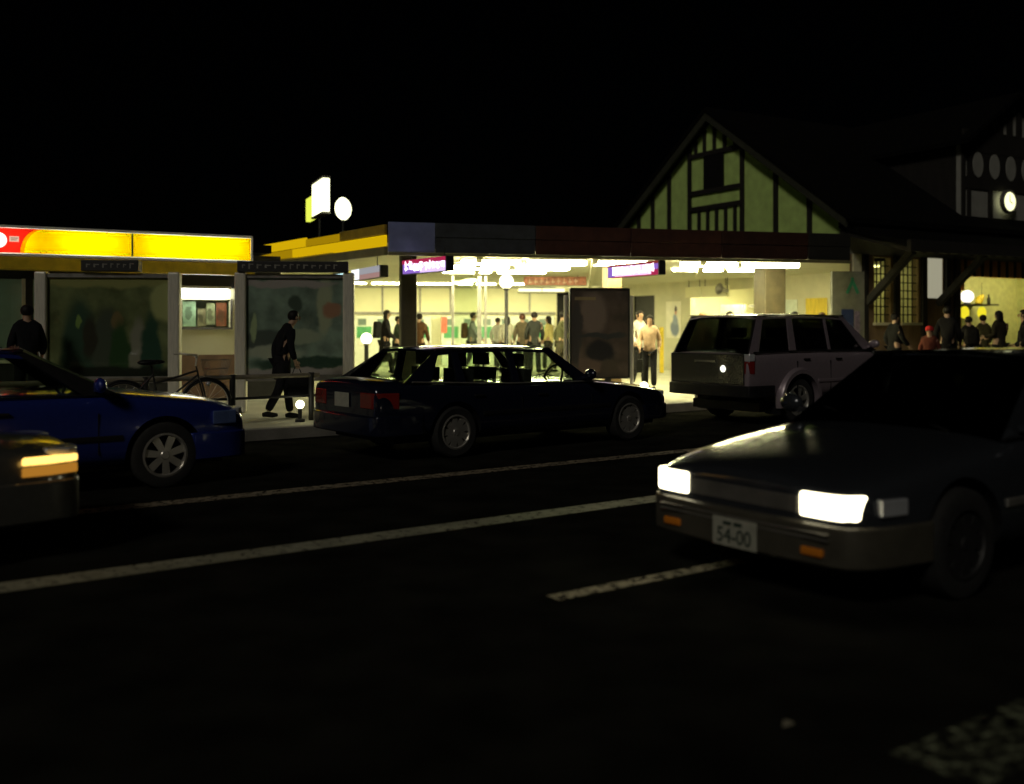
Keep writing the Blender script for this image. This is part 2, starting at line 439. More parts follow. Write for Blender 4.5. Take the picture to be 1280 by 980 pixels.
person('man in dark coat hunched forward walking past the blue grey advert board', ST(5.78, 14.0, FZ), RT, 1.60, (.012,.012,.014), (.012,.012,.014), .19, .07, .17, .25, bag=('hand', (.01,.01,.012)), head_fwd=.07, bend=.1)
person('dark silhouetted person standing before the shop beside the blue car', W(34, 14.6, FZ), R(120), 1.68, (.012,.012,.014), (.012,.012,.012), .05, .04, .05, .1)
person('person in long black coat striding across the concourse left of dark pillar', fl(481, 26.5), R(20), 1.80, (.018,.017,.018), (.012,.012,.012), .24, .1, .06, .45, bag=('back', (.02,.02,.02)), long_hair=True)
person('person in dark green jacket just behind the black coat walker', fl(497, 28.5), R(10), 1.66, (.04,.055,.04), (.02,.02,.022), .12, .1, .0)
person('person in brown jacket half hidden behind the dark pillar', fl(524, 27.5), R(80), 1.72, (.08,.04,.02), (.03,.02,.015), .06, .05, .0)
person('man in grey jacket walking by the pale window frame post', fl(590, 28), R(5), 1.76, (.16,.17,.18), (.04,.04,.045), .18, .15, .03, bag=('back', (.06,.035,.02)))
person('person in long cream white coat facing the ticket machines', fl(634, 29), R(92), 1.66, (.62,.60,.50), (.03,.03,.03), .05, .05, 0, .3, long_hair=True)
person('person in pale grey top beneath the globe lamp', fl(622, 31), R(60), 1.64, (.50,.50,.46), (.05,.05,.05), .08, .08, .0)
person('person in brown grey jumper with reddish hair in the queue', fl(653, 28), R(100), 1.72, (.11,.09,.06), (.03,.03,.03), .05, .05, 0, .1, hair=mat('brown_hair', (.10,.03,.015), .6))
person('person in black jacket next to the brown grey jumper', fl(668, 27.2), R(95), 1.76, (.03,.032,.03), (.018,.018,.02), .08, .06, 0, .15)
person('person with pale yellow scarf colour jacket in the queue', fl(686, 30), R(150), 1.68, (.60,.52,.22), (.04,.04,.03), .1, .06, .0, long_hair=True)
person('man in olive jacket leaning forward beside the notice board', fl(700, 26), R(5), 1.76, (.06,.062,.03), (.05,.045,.03), .26, .18, .10, .05)
person('person in white shirt standing right of the notice board', fl(799, 22.5), R(-60), 1.72, (.62,.58,.52), (.02,.02,.022), .06, .08, .0)
person('person in beige jacket with black bag right of the white shirt', fl(812, 21.5), R(-100), 1.60, (.42,.29,.19), (.018,.018,.02), .08, .1, .0, bag=('hand', (.012,.012,.012)), long_hair=True)
person('person in tan jacket behind the rear corner of the silver off roader', fl(879, 22.5), R(200), 1.68, (.30,.20,.12), (.03,.03,.03), .06, .1, 0, hair=mat('tan_hair', (.25,.15,.07), .6))
person('person seen over the off roader roof before the grey door', fl(912, 25), R(-90), 1.74, (.08,.07,.05), (.03,.03,.03), .05, .05, 0)
person('woman with long dark hair by the pale panel and yellow board', fl(993, 24), R(-80), 1.72, (.05,.045,.04), (.03,.03,.03), .05, .05, 0, long_hair=True)
person('person with brown hair before the yellow board', fl(1027, 24.2), R(-60), 1.70, (.10,.07,.07), (.03,.03,.03), .05, .05, 0, hair=mat('chestnut_hair', (.10,.05,.03), .6))
person('dark silhouetted person before the lattice windows', fl(1118, 22.3), R(20), 1.66, (.012,.012,.012), (.012,.012,.012), .08, .08, 0, .2)
person('short person in red knit cap near the pent roof bracket', fl(1162, 20.5), R(-120), 1.36, (.10,.03,.02), (.03,.02,.02), .06, .06, 0, hat=(.45,.03,.03))
person('tall dark silhouetted person left of the bright kiosk', fl(1184, 22.8), R(60), 1.82, (.013,.012,.012), (.012,.012,.012), .08, .05, 0, .3)
person('stocky dark person at the left corner of the kiosk opening', fl(1211, 23.5), R(80), 1.60, (.014,.013,.012), (.012,.012,.012), .06, .05, 0, .15, bag=('back', (.014,.013,.012)))
person('slim person in olive coat under the yellow kiosk discs', fl(1229, 25.5), R(90), 1.66, (.05,.045,.02), (.02,.02,.02), .05, .05, 0, .1)
person('long haired person with arm raised at the kiosk counter', fl(1249, 24.0), R(110), 1.74, (.03,.026,.016), (.02,.02,.02), .08, .10, 0, .25, long_hair=True, bend=.9)
person('dark person at the photo edge before the kiosk', fl(1281, 20), R(150), 1.70, (.012,.012,.012), (.012,.012,.012), .06, .06, 0, .2)

# ------------------------------------------------------------------ cars
def interp(tab, x):
    if x <= tab[0][0]: return tab[0][1]
    for (x0, v0), (x1, v1) in zip(tab, tab[1:]):
        if x <= x1:
            f = (x - x0) / (x1 - x0); return v0 + (v1 - v0) * f
    return tab[-1][1]
def wheel_at(parent, c, r, wd, spokes, style, side, alloy):
    w = MB(); Mx = Matrix.Translation(c) @ Matrix.Rotation(PI/2 * side, 4, 'X') if False else Matrix.Translation(c) @ Matrix.Rotation(-PI/2 * side, 4, 'X')
    ri = r * .68
    w.lathe([(ri, -wd/2), (r*.90, -wd/2), (r*.98, -wd*.42), (r, -wd*.25), (r, wd*.25), (r*.98, wd*.42), (r*.90, wd/2), (ri, wd*.46), (ri*.96, 0)], 40, 0, Mx, close=True)
    wo = empty('wheel', c); wo.parent = parent
    ty = w.build('tyre', M['rubber'], None, smooth=40); ty.parent = wo; ty.location = -Vector(c)
    q = MB()
    q.lathe([(ri*.99, wd*.40), (ri*.99, wd*.47), (ri*.90, wd*.49), (ri*.86, wd*.40), (ri*.86, wd*.1)], 40, 0, Mx)
    q.lathe([(ri*.87, wd*.12), (.001, wd*.12)], 32, 1, Mx)
    q.lathe([(.001, wd*.46), (ri*.16, wd*.46), (ri*.22, wd*.40), (ri*.22, wd*.12)], 20, 0, Mx)
    for i in range(spokes):
        a = 2 * PI * i / spokes + .3
        if style == 'spoke':
            w0, w1 = ri*.13, ri*.17
        else:
            w0, w1 = ri*.13, PI*ri*.86/spokes*.74
        ca, sa = math.cos(a), math.sin(a)
        pts = []
        for rr, hw, zz in ((ri*.15, w0, .42), (ri*.88, w1, .40)):
            for sg in (-1, 1):
                for dz in (0, -.10):
                    pts.append(Mx @ Vector((rr*ca - sg*hw*sa, rr*sa + sg*hw*ca, wd*(zz + dz))))
        q.add(pts, [(0,2,6,4),(1,5,7,3),(0,4,5,1),(2,3,7,6),(4,6,7,5),(0,1,3,2)], 0)
    rm = q.build('rim', [alloy, M['black']], None, smooth=35); rm.parent = wo; rm.location = -Vector(c)
    return wo

def car(name, label, cat, group, pos, yaw, S, paint):
    root = empty(name, pos, yaw); tag(root, label, cat, group)
    w = S['W'] / 2; xs = S['xs']
    rings = []
    def ring(x, wf=1.0, zs=0.0):
        ww = w * interp(S['wtab'], x) * wf; zb = interp(S['zb'], x) + zs; zt = interp(S['zt'], x) - zs
        c = S.get('crown', .035); zm = zb + .58*(zt - zb)
        h = [(0,zb),(.72*ww,zb),(.95*ww,zb+.05),(ww,zb+.20*(zt-zb)+.03),(ww,zm),(.975*ww,zt-.10*(zt-zb)-.02),(.90*ww,zt-.008),(.50*ww,zt+c*.75),(0,zt+c)]
        return [(x, y, z) for y, z in h] + [(x, -y, z) for y, z in h[-2:0:-1]]
    x0, x1 = xs[0], xs[-1]
    rings.append([(x0 - .005, y*.82, z) for _, y, z in ring(x0, 1, .05)])
    for x in xs: rings.append(ring(x))
    rings.append([(x1 + .005, y*.82, z) for _, y, z in ring(x1, 1, .05)])
    b = MB(); n = len(rings[0]); vs = [p for r_ in rings for p in r_]; fs = []
    for i in range(len(rings) - 1):
        for k in range(n): fs.append((i*n+k, i*n+(k+1) % n, (i+1)*n+(k+1) % n, (i+1)*n+k))
    fs.append(tuple(range(n))); fs.append(tuple(range((len(rings)-1)*n, len(rings)*n))[::-1])
    b.add(vs, fs)
    body = b.build('body', [paint, M['black']], root, sub=2)
    baked(body)
    r = S['r']; wb = S['wb']; cut = MB()
    for ax in (0, wb):
        for sg in (1, -1):
            cut.lathe([(.001,-.2),(r*S.get('arch',1.17),-.2),(r*S.get('arch',1.17),.2),(.001,.2)], 40, 0, Matrix.Translation((ax, sg*(w - .05), r*1.02)) @ Matrix.Rotation(PI/2, 4, 'X'))
    cu = cut.build('cut', M['black'])
    cu.parent = root
    bo = body.modifiers.new('bo', 'BOOLEAN'); bo.operation = 'DIFFERENCE'; bo.object = cu; bo.solver = 'EXACT'
    bpy.context.view_layer.update(); baked(body); bpy.data.objects.remove(cu)
    body.data.polygons.foreach_set('use_smooth', [True] * len(body.data.polygons)); body.data.set_sharp_from_angle(angle=R(32))
    # cabin
    zr, wbt, wr = S['H'], w*S.get('bw', .88), w*S.get('rw', .68)
    def bz(x): return interp(S['zt'], x) - .01
    (rb, rt), (fb, ft) = S['rear'], S['front']
    def bp(x, sg): return Vector((x, sg*wbt, bz(x)))
    def tp(x, sg): return Vector((x, sg*wr, zr - .045))
    rf = MB(); nu, nv = 14, 14; vs = []; fs = []
    for lay in (0, 1):
        for j in range(nv + 1):
            v = j / nv; x = rt - .03 + (ft - rt + .06) * v; e = 2*v - 1
            for i in range(nu + 1):
                u = 2*i/nu - 1
                z = zr - .052*abs(u)**3.2 - .035*abs(e)**3 - (.03 if lay else 0)
                vs.append((x - (.02*(1 - u*u) if e < -.99 else 0) + (.05*(1-u*u) if e > .99 else 0), u*(wr + .012), z))
    q = (nu+1)*(nv+1)
    for j in range(nv):
        for i in range(nu):
            a = j*(nu+1)+i; fs.append((a,a+1,a+nu+2,a+nu+1)); fs.append((q+a,q+a+nu+1,q+a+nu+2,q+a+1))
    for i in range(nu):
        fs.append((i,q+i,q+i+1,i+1)); a = nv*(nu+1)+i; fs.append((a,a+1,q+a+1,q+a))
    for j in range(nv):
        a = j*(nu+1); fs.append((a,a+nu+1,q+a+nu+1,q+a)); a += nu; fs.append((a,q+a,q+a+nu+1,a+nu+1))
    rf.add(vs, fs); rf.build('roof', paint, root, smooth=50)
    def sheet(name, A, B, Cc, Dd, m, th=.006, bulge=0.0, inset=0.0):
        # A,B bottom; Cc,Dd top (A under Dd)
        bb = MB(); vs = []; fs = []; N = 8
        nrm = (B - A).cross(Dd - A).normalized()
        for lay in (0, 1):
            for j in range(N+1):
                for i in range(N+1):
                    u, v = i/N, j/N
                    u2 = inset + u*(1-2*inset); v2 = inset + v*(1-2*inset)
                    p = A.lerp(B, u2).lerp(Dd.lerp(Cc, u2), v2)
                    vs.append(p + nrm*(bulge*(1-(2*u-1)**2) - th*lay))
        q = (N+1)**2
        for j in range(N):
            for i in range(N):
                a = j*(N+1)+i; fs.append((a,a+1,a+N+2,a+N+1)); fs.append((q+a,q+a+N+1,q+a+N+2,q+a+1))
        for i in range(N):
            for a, s2 in ((i, 1), (N*(N+1)+i, 1)): fs.append((a, a+1, q+a+1, q+a))
            a = i*(N+1); fs.append((a, a+N+1, q+a+N+1, q+a)); a += N; fs.append((a, a+N+1, q+a+N+1, q+a))
        bb.add(vs, fs); return bb.build(name, m, root, smooth=50)
    gl = S.get('glass', M['carglass'])
    sheet('windscreen', bp(fb,-1), bp(fb,1), tp(ft,1), tp(ft,-1), gl, bulge=.05)
    sheet('rear_window', bp(rb,1), bp(rb,-1), tp(rt,-1), tp(rt,1), S.get('rglass', gl), bulge=.03)
    for sg in (1, -1):
        prev = (rb, rt)
        for (wb0, wt0, wb1, wt1) in S['win']:
            A, B = bp(prev[0], sg), bp(wb0, sg); D_, C_ = tp(prev[1], sg), tp(wt0, sg)
            if sg < 0: sheet('pillar', A, B, C_, D_, paint, .05)
            else: sheet('pillar', B, A, D_, C_, paint, .05)
            A, B, C_, D_ = bp(wb0, sg), bp(wb1, sg), tp(wt1, sg), tp(wt0, sg)
            off = Vector((0, -sg*.012, 0))
            if sg < 0: sheet('side_window', A+off, B+off, C_+off, D_+off, S.get('sglass', gl))
            else: sheet('side_window', B+off, A+off, D_+off, C_+off, S.get('sglass', gl))
            prev = (wb1, wt1)
        A, B = bp(prev[0], sg), bp(fb, sg); D_, C_ = tp(prev[1], sg), tp(ft, sg); pm_ = S.get('apillar', paint)
        if sg < 0: sheet('pillar', A, B, C_, D_, pm_, .05)
        else: sheet('pillar', B, A, D_, C_, pm_, .05)
        t = MB(); t.tube([bp(rb+.1, sg)+Vector((0,sg*.012,.005)), bp((rb+fb)/2, sg)+Vector((0,sg*.012,.005)), bp(fb-.02, sg)+Vector((0,sg*.012,.005))], .011, 8)
        t.build('window_trim', S.get('trim', M['black']), root, smooth=60)
        t = MB(); t.tube([tp(rt, sg)+Vector((0,sg*.014,.012)), tp(ft, sg)+Vector((0,sg*.014,.012))], .010, 8)
        t.build('roof_gutter', S.get('trim', M['chrome']), root, smooth=60)
        mb = MB(); mx = fb - .22; mb.ball((mx, sg*(w+.06), bz(mx)+.10), (.055,.10,.07), 0, 14, 9); mb.bar((mx, sg*(wbt), bz(mx)+.05), (mx, sg*(w+.02), bz(mx)+.07), .04)
        mb.build('wing_mirror', paint, root, smooth=50)
        for hx in S['handles']:
            hh = MB(); zz = bz(hx) - .13; yy = sg*(w*interp(S['wtab'], hx) - .004)
            hh.bar((hx-.07, yy, zz), (hx+.07, yy, zz), .03, .022); hh.build('door_handle', S.get('handle', M['black']), root, bevel=.006)
        for dx, ln in S.get('seams', ()):
            hh = MB(); yy = sg*w*interp(S['wtab'], dx)
            hh.box(dx-.004, dx+.004, min(yy-.02*sg, yy+.0015*sg), max(yy-.02*sg, yy+.0015*sg), .36, bz(dx)-.16); hh.build('door_seam', M['black'], root)
        md = MB(); z = S.get('mould', .5)
        md.box(r*1.25, wb - r*1.25, min(sg*(w-.02), sg*(w+.012)), max(sg*(w-.02), sg*(w+.012)), z-.025, z+.025)
        md.build('side_moulding', S.get('mouldm', M['black']), root, bevel=.008)
    # seats
    for sx, nm in S['seats']:
        for sg in (1, -1):
            b = MB(); zt0 = bz(sx)
            b.box(sx-.06, sx+.07, sg*.36-.23, sg*.36+.23, zt0-.05, zt0+.17); b.box(sx-.06, sx+.03, sg*.36-.13, sg*.36+.13, zt0+.20, zt0+.36)
            b.box(sx-.03, sx, sg*.36-.06, sg*.36-.045, zt0+.15, zt0+.22); b.box(sx-.03, sx, sg*.36+.045, sg*.36+.06, zt0+.15, zt0+.22)
            b.build(nm, M['seat'], root, bevel=.03, seg=3, smooth=50)
    b = MB(); sx = S['seats'][-1][0] + .62
    b.lathe([(.17+.014*math.cos(t*PI/4), .014*math.sin(t*PI/4)) for t in range(8)], 24, 0, Matrix.Translation((sx, -.36, bz(sx)+.05)) @ Matrix.Rotation(R(-65), 4, 'Y'), close=True)
    b.build('steering_wheel', M['black'], root, smooth=50)
    b = MB(); b.box(fb-.42, fb-.10, -wbt*.9, wbt*.9, bz(fb)-.06, bz(fb)+.035); b.build('dashboard', M['black'], root, bevel=.03, seg=3)
    # wheels
    for ax in (0, wb):
        for sg in (1, -1):
            wheel_at(root, (ax, sg*(w - .11), r), r, .20, S['spokes'], S['rim'], sg, S.get('alloy', M['alloy']))
    # ends
    xf, xr = xs[-1], xs[0]; wf = w*interp(S['wtab'], xf); wre = w*interp(S['wtab'], xr)
    for sg in (1, -1):
        lm = S.get('lamp', M['lens'])
        z0, z1 = S['hz']; y0, y1 = S['hy']
        b = MB(); lp_ = [(xf-.22, sg*y0), (xf+.024, sg*y0), (xf+.022, sg*(y0+.55*(y1-y0))), (xf+.006, sg*(y1-.035)), (xf-.05, sg*(y1+.022)), (xf-.20, sg*(y1+.022))]
        b.slab(lp_ if sg < 0 else lp_[::-1], z0, z1)
        b.build('headlight', lm, root, bevel=.015, seg=3, smooth=50)
        if 'corner' in S:
            cz0, cz1 = S['corner']; wx = w*interp(S['wtab'], xf-.1)
            cx0 = xf - S.get('corner_x', .11); wv = lambda q: w*interp(S['wtab'], q)
            b = MB(); pts = [(cx0-.03, sg*(wv(cx0)-.07)), (cx0, sg*(wv(cx0)+.014)), ((cx0+xf-.36)/2, sg*(wv((cx0+xf-.36)/2)+.012)), (xf-.36, sg*(wv(xf-.36)+.008)), (xf-.34, sg*(wv(xf-.36)-.06))]
            b.slab(pts if sg > 0 else pts[::-1], cz0, cz1)
            b.build('corner_lamp', S.get('cornerm', M['amber']), root, bevel=.008)
            if 'corner2' in S:
                b = MB(); b.slab(pts if sg > 0 else pts[::-1], cz0-.075, cz0-.015); b.build('corner_lamp', S['corner2'], root, bevel=.008)
        tz0, tz1, ty0 = S['tail']
        b = MB(); yo = wre + S.get('tout', .004); xw = xr + S.get('tdepth', .26)
        pts = [(xr-.012, sg*ty0), (xr-.012, sg*(wre-.07)), (xr+.03, sg*yo), (xw, sg*(w*interp(S['wtab'], xw)+.008)), (xw, sg*(w*interp(S['wtab'], xw)-.06)), (xr+.1, sg*ty0)]
        b.slab(pts if sg < 0 else pts[::-1], tz0, tz1); tl = b.build('tail_light', M['tail'], root, bevel=.01)
        if S.get('tailtop'):
            b = MB(); b.slab([(x-.003, y*1.004) for x, y in (pts if sg < 0 else pts[::-1])], tz1+.003, tz1+.11); b.build('reversing_lens', M['lens'], tl, bevel=.01)
        b = MB(); b.box(xr-.02, xr+.02, min(sg*.45, sg*.62), max(sg*.45, sg*.62), S['refl'], S['refl']+.05); b.build('reflector', M['tail'], root, bevel=.006)
    b = MB(); z0, z1 = S['grille']
    for i in range(6):
        z = z0 + (z1-z0)*(i+.5)/6; b.box(xf-.04, xf+.012, -.40, .40, z-.006, z+.006, 0)
    b.box(xf-.05, xf+.003, -.42, .42, z0, z1, 1); b.build('grille', [S.get('grm', M['dull']), M['black']], root)
    for x, sgx in ((xf, 1), (xr, -1)):
        z0, z1 = S['fbump'] if sgx > 0 else S['rbump']
        ww = (wf if sgx > 0 else wre)
        b = MB(); o = .035
        pts = [(x - sgx*.55, w*interp(S['wtab'], x - sgx*.55)+.012), (x - sgx*.20, w*interp(S['wtab'], x - sgx*.20)+.026), (x - sgx*.07, w*interp(S['wtab'], x - sgx*.07)+.034), (x + sgx*.0, ww+.018), (x + sgx*(o-.003), ww*.85), (x + sgx*(o+.015), ww*.5), (x + sgx*(o+.022), 0)]
        pts = pts + [(a, -c) for a, c in pts[-2::-1]]
        inn = [(a - sgx*.10, c*.92) for a, c in pts][::-1]
        b2 = MB(); m_ = len(pts)
        for z in (z0, z1):
            pass
        vsb = [(a, c, z0) for a, c in pts] + [(a, c, z1) for a, c in pts] + [(a, c, z0) for a, c in inn[::-1]] + [(a, c, z1) for a, c in inn[::-1]]
        fsb = []
        for i in range(m_-1):
            fsb += [(i,i+1,m_+i+1,m_+i), (2*m_+i,3*m_+i,3*m_+i+1,2*m_+i+1), (m_+i,m_+i+1,3*m_+i+1,3*m_+i), (i,2*m_+i,2*m_+i+1,i+1)]
        fsb += [(0,m_,3*m_,2*m_), (m_-1,3*m_-1,4*m_-1,2*m_-1)]
        b2.add(vsb, fsb); b2.build('bumper', S.get('bumpm', paint), root, bevel=.015, seg=3, smooth=50)
        pz = S['fplate'] if sgx > 0 else S['rplate']
        xx = x + sgx*(.062 if (z0 < pz < z1) else .016)
        b = MB(); b.box(min(xx, xx+sgx*.008), max(xx, xx+sgx*.008), -.165, .165, pz-.082, pz+.082)
        pl = b.build('licence_plate', M['plate'], root, bevel=.004)
        if S.get('plate_text') and sgx > 0:
            me = text_mesh(S['plate_text'], .125); me.materials.append(M['ink'])
            to = bpy.data.objects.new('plate_number', me); C.objects.link(to); to.parent = pl
            to.matrix_local = Matrix.Translation((xx+.011, 0, pz-.022)) @ Matrix.Rotation(PI/2, 4, 'Z') @ Matrix.Rotation(PI/2, 4, 'X') @ Matrix.Diagonal((.9,1,1,1))
            for yy in (-.05,.03): MB().box(xx+.006, xx+.012, yy-.03, yy+.03, pz+.042, pz+.062).build('plate_mark', M['ink'], pl)
    # wipers
    b = MB()
    for yy in (-.1, .45):
        A = Vector((fb+.02, yy, bz(fb)+.035)); b.tube([A, A + Vector((-.16,-.48,.075))], .008, 6)
    b.build('wiper', M['black'], root)
    b = MB(); b.box(-.75, wb+.6, -w*.8, w*.8, .2, .34); b.build('underbody', M['black'], root)
    return root

def sedan_spec(**k):
    S = dict(W=1.68, H=1.29, r=.30, wb=2.82, spokes=9, rim='cap',
        xs=[-1.02,-.98,-.85,-.6,-.4,0,.4,.9,1.4,1.9,2.2,2.5,2.82,3.1,3.35,3.55,3.64,3.68],
        wtab=[(-1.02,.86),(-.9,.93),(-.3,1),(2.6,1),(3.2,.96),(3.5,.90),(3.62,.84),(3.68,.79)],
        zb=[(-1.02,.32),(-.5,.24),(0,.2),(2.8,.2),(3.4,.22),(3.68,.27)],
        zt=[(-1.02,.86),(-.95,.90),(-.7,.905),(-.2,.87),(1.0,.83),(2.2,.82),(2.8,.76),(3.4,.69),(3.62,.64),(3.68,.62)],
        rear=(-.66,-.12), front=(2.26,1.62), win=[(-.30,-.07,.10,.10),(.20,.18,.92,.93),(1.02,1.0,1.98,1.52)],
        handles=[.32, 1.3], seams=[(.97,0),(2.12,0)], seats=[(.35,'rear_seat'),(1.25,'front_seat')],
        hz=(.50,.63), hy=(.40,.66), tail=(.60,.78,.40), refl=.42, grille=(.48,.60), fbump=(.26,.46), rbump=(.30,.52), fplate=.36, rplate=.68)
    S.update(k); return S
pnt = lambda n, c, r=.22, m=.35, v=.08: mat(n, c, r, m, var=v, scale=30, coat=.8)
CG = 'cars on the street'
p_navy = pnt('black_blue_paint', (.011,.014,.032), .16); p_blue = pnt('royal_blue_paint', (.018,.034,.24), .26, .3)
p_silver = pnt('silver_paint', (.12,.12,.11), .3, .5); p_surf = pnt('mauve_silver_paint', (.33,.27,.31), .36, .4)
p_grey = pnt('charcoal_paint', (.052,.058,.070), .22, .5)
sed = car('parked_sedan', 'dark navy sedan parked at the kerb in front of the station concourse', 'car', CG, ST(6.12, 10.60), RT + R(3.2), sedan_spec(trim=M['dull']), p_navy)
blue = car('blue_car', 'royal blue saloon with alloy wheels parked in front of the bicycle', 'car', CG, ST(2.79-2.60, 10.36), RT, sedan_spec(wb=2.60, r=.31, spokes=7, rim='spoke', H=1.34, W=1.66,
    xs=[-1.0,-.96,-.85,-.6,-.4,0,.4,.9,1.4,1.9,2.1,2.35,2.60,2.9,3.1,3.3,3.38,3.42],
    wtab=[(-1.0,.90),(-.9,.95),(-.3,1),(2.5,1),(3.0,.96),(3.3,.88),(3.42,.80)],
    zb=[(-1.0,.32),(-.5,.24),(0,.2),(2.6,.2),(3.2,.20),(3.42,.24)],
    zt=[(-1.0,.92),(-.95,.95),(-.7,.96),(-.2,.92),(1.0,.90),(2.15,.90),(2.6,.85),(3.1,.79),(3.34,.72),(3.42,.66)],
    rear=(-.66,-.12), front=(2.22,1.42), win=[(.16,.22,.82,.85),(.92,.92,1.9,1.34)], handles=[.3,1.2], seams=[(.87,0),(2.0,0)], seats=[(.3,'rear_seat'),(1.15,'front_seat')],
    apillar=M['black'], hz=(.56,.71), hy=(.36,.62), corner=(.57,.70), cornerm=mat('blue_lens', (.16,.24,.55), .12, .3, coat=.8), fbump=(.24,.50), grille=(.54,.62)), p_blue)

silver = car('silver_car', 'silver car nosing in with its amber turn lamp lit', 'car', CG, ST(1.50-3.68, 7.77), RT, sedan_spec(H=1.38, spokes=10,
    zt=[(-1.02,.90),(-.95,.93),(-.7,.94),(-.2,.92),(1.0,.87),(2.2,.84),(2.8,.78),(3.4,.725),(3.62,.71),(3.68,.69)], hz=(.60,.72), grille=(.58,.70), fbump=(.26,.52),
    corner=(.632,.676), corner_x=.0, cornerm=M['blink'], corner2=M['blink2']), p_silver)

near = car('oncoming_car', 'dark grey saloon driving nearest the camera with both headlights blazing', 'car', CG, ST(4.42+3.68, 3.93), RT + PI, sedan_spec(W=1.76, H=1.36, alloy=M['dark'], r=.31,
    zt=[(-1.02,.88),(-.95,.91),(-.7,.92),(-.2,.89),(1.0,.87),(2.2,.86),(2.8,.80),(3.4,.72),(3.62,.675),(3.68,.645)],
    front=(2.30,1.55), hz=(.50,.63), hy=(.42,.715), corner_x=.17, corner=(.52,.61), cornerm=M['lens'], lamp=M['head'], grille=(.51,.60), fbump=(.25,.47), fplate=.335, plate_text='54-00', bumpm=mat('bumper_glow_grey', (.085,.078,.06), .35, .2, coat=.5),  # bumper lighter and warmer than the body: headlamp glow put into its colour
    glass=glass('dim_car_glass', (.30,.32,.30)), seats=[(.35,'rear_seat'),(1.2,'front_seat')], mouldm=M['dull']), p_grey)
for sg in (1, -1):
    b = MB(); b.box(3.60, 3.735, sg*.52-.07, sg*.52+.07, .30, .345); b.build('bumper_lamp', M['amber'], near, bevel=.01)
b = MB()
for z in (.395,.425): b.box(3.62, 3.737, -.62, .62, z-.004, z+.004)
b.build('bumper_strip', M['dull'], near)

suv = car('off_road_wagon', 'silver mauve off road wagon with flared arches seen from behind', 'car', CG, ST(12.72, 11.0), RT, sedan_spec(W=1.74, H=1.73, r=.36, wb=2.68, spokes=6, rim='spoke',
    xs=[-1.15,-1.11,-1.0,-.7,-.4,0,.5,1,1.5,1.9,2.2,2.5,2.8,3.1,3.3,3.4,3.44],
    wtab=[(-1.15,.95),(-1.05,.98),(-.5,1),(2.9,1),(3.3,.95),(3.44,.90)],
    zb=[(-1.15,.46),(-.5,.42),(0,.36),(2.7,.36),(3.2,.40),(3.44,.46)],
    zt=[(-1.15,1.10),(-1.0,1.13),(0,1.15),(1.9,1.14),(2.3,1.12),(3.0,1.06),(3.35,1.0),(3.44,.95)],
    rear=(-1.10,-.80), front=(2.05,1.30), rw=.80, bw=.92, win=[(-.88,-.66,-.16,-.12),(.0,.0,.80,.78),(.86,.84,1.72,1.20)], handles=[.18,.98], seams=[(.77,0),(1.8,0),(-.05,0)], seats=[(.0,'rear_seat'),(1.0,'front_seat')],
    glass=M['tinted'], hz=(.78,.92), hy=(.45,.74), tail=(.80,.99,.62), tailtop=True, tdepth=.12, refl=.52, grille=(.76,.92), fbump=(.46,.68), rbump=(.44,.62), fplate=.56, rplate=.90, mould=.66, mouldm=p_surf, arch=1.2, bumpm=M['black'], crown=.02), p_surf)
for ax in (0, 2.68):
    for sg in (1, -1):
        b = MB(); vs = []; fs = []; N = 20; rr = .36*1.2
        for i in range(N+1):
            a = R(-12) + R(204) * i / N
            for (dr, dy) in ((-.01,-.06),(-.012,.045),(.05,.045),(.085,-.01),(.085,-.06)):
                vs.append((ax + (rr+dr)*math.cos(a), sg*(.88+dy), .367 + (rr+dr)*math.sin(a)))
        for i in range(N):
            for k in range(5): fs.append((i*5+k, i*5+(k+1) % 5, (i+1)*5+(k+1) % 5, (i+1)*5+k))
        fs += [tuple(range(5)), tuple(range(N*5, N*5+5))]
        b.add(vs, fs); b.build('wheel_arch', p_surf, suv, smooth=40)
for sg in (1, -1):
    b = MB(); b.box(-.47,-.44, sg*.72-.14, sg*.72+.14, .16, .46); b.build('mud_flap', M['black'], suv)
    b = MB(); b.bar((.0-.43, sg*.925, .36), (-.40, sg*.925, .47), .02, .05); b.build('arch_reflector', M['amber'], suv)
b = MB(); b.box(-1.180,-1.15,-.77,.77,.63,1.10); b.build('tailgate_panel', pnt('shaded_tailgate', (.05,.05,.04)), suv, bevel=.02)  # shade on the rear face, put into a near-black panel colour
b = MB(); b.lathe([(.001,.02),(.045,.015),(.055,0)], 20, 0, Matrix.Translation((-1.184,-.36,.87)) @ Matrix.Rotation(-PI/2, 4, 'Y')); b.build('tailgate_glint', emit('glint_glow', (1,1,.85), 1.6), suv)  # reflected glint on the tailgate, put in as a small glowing disc
b = MB(); b.bar((-1.19,-.22,.98), (-1.19,.22,.98), .03, .05); b.build('tailgate_handle', M['chrome'], suv, bevel=.008)


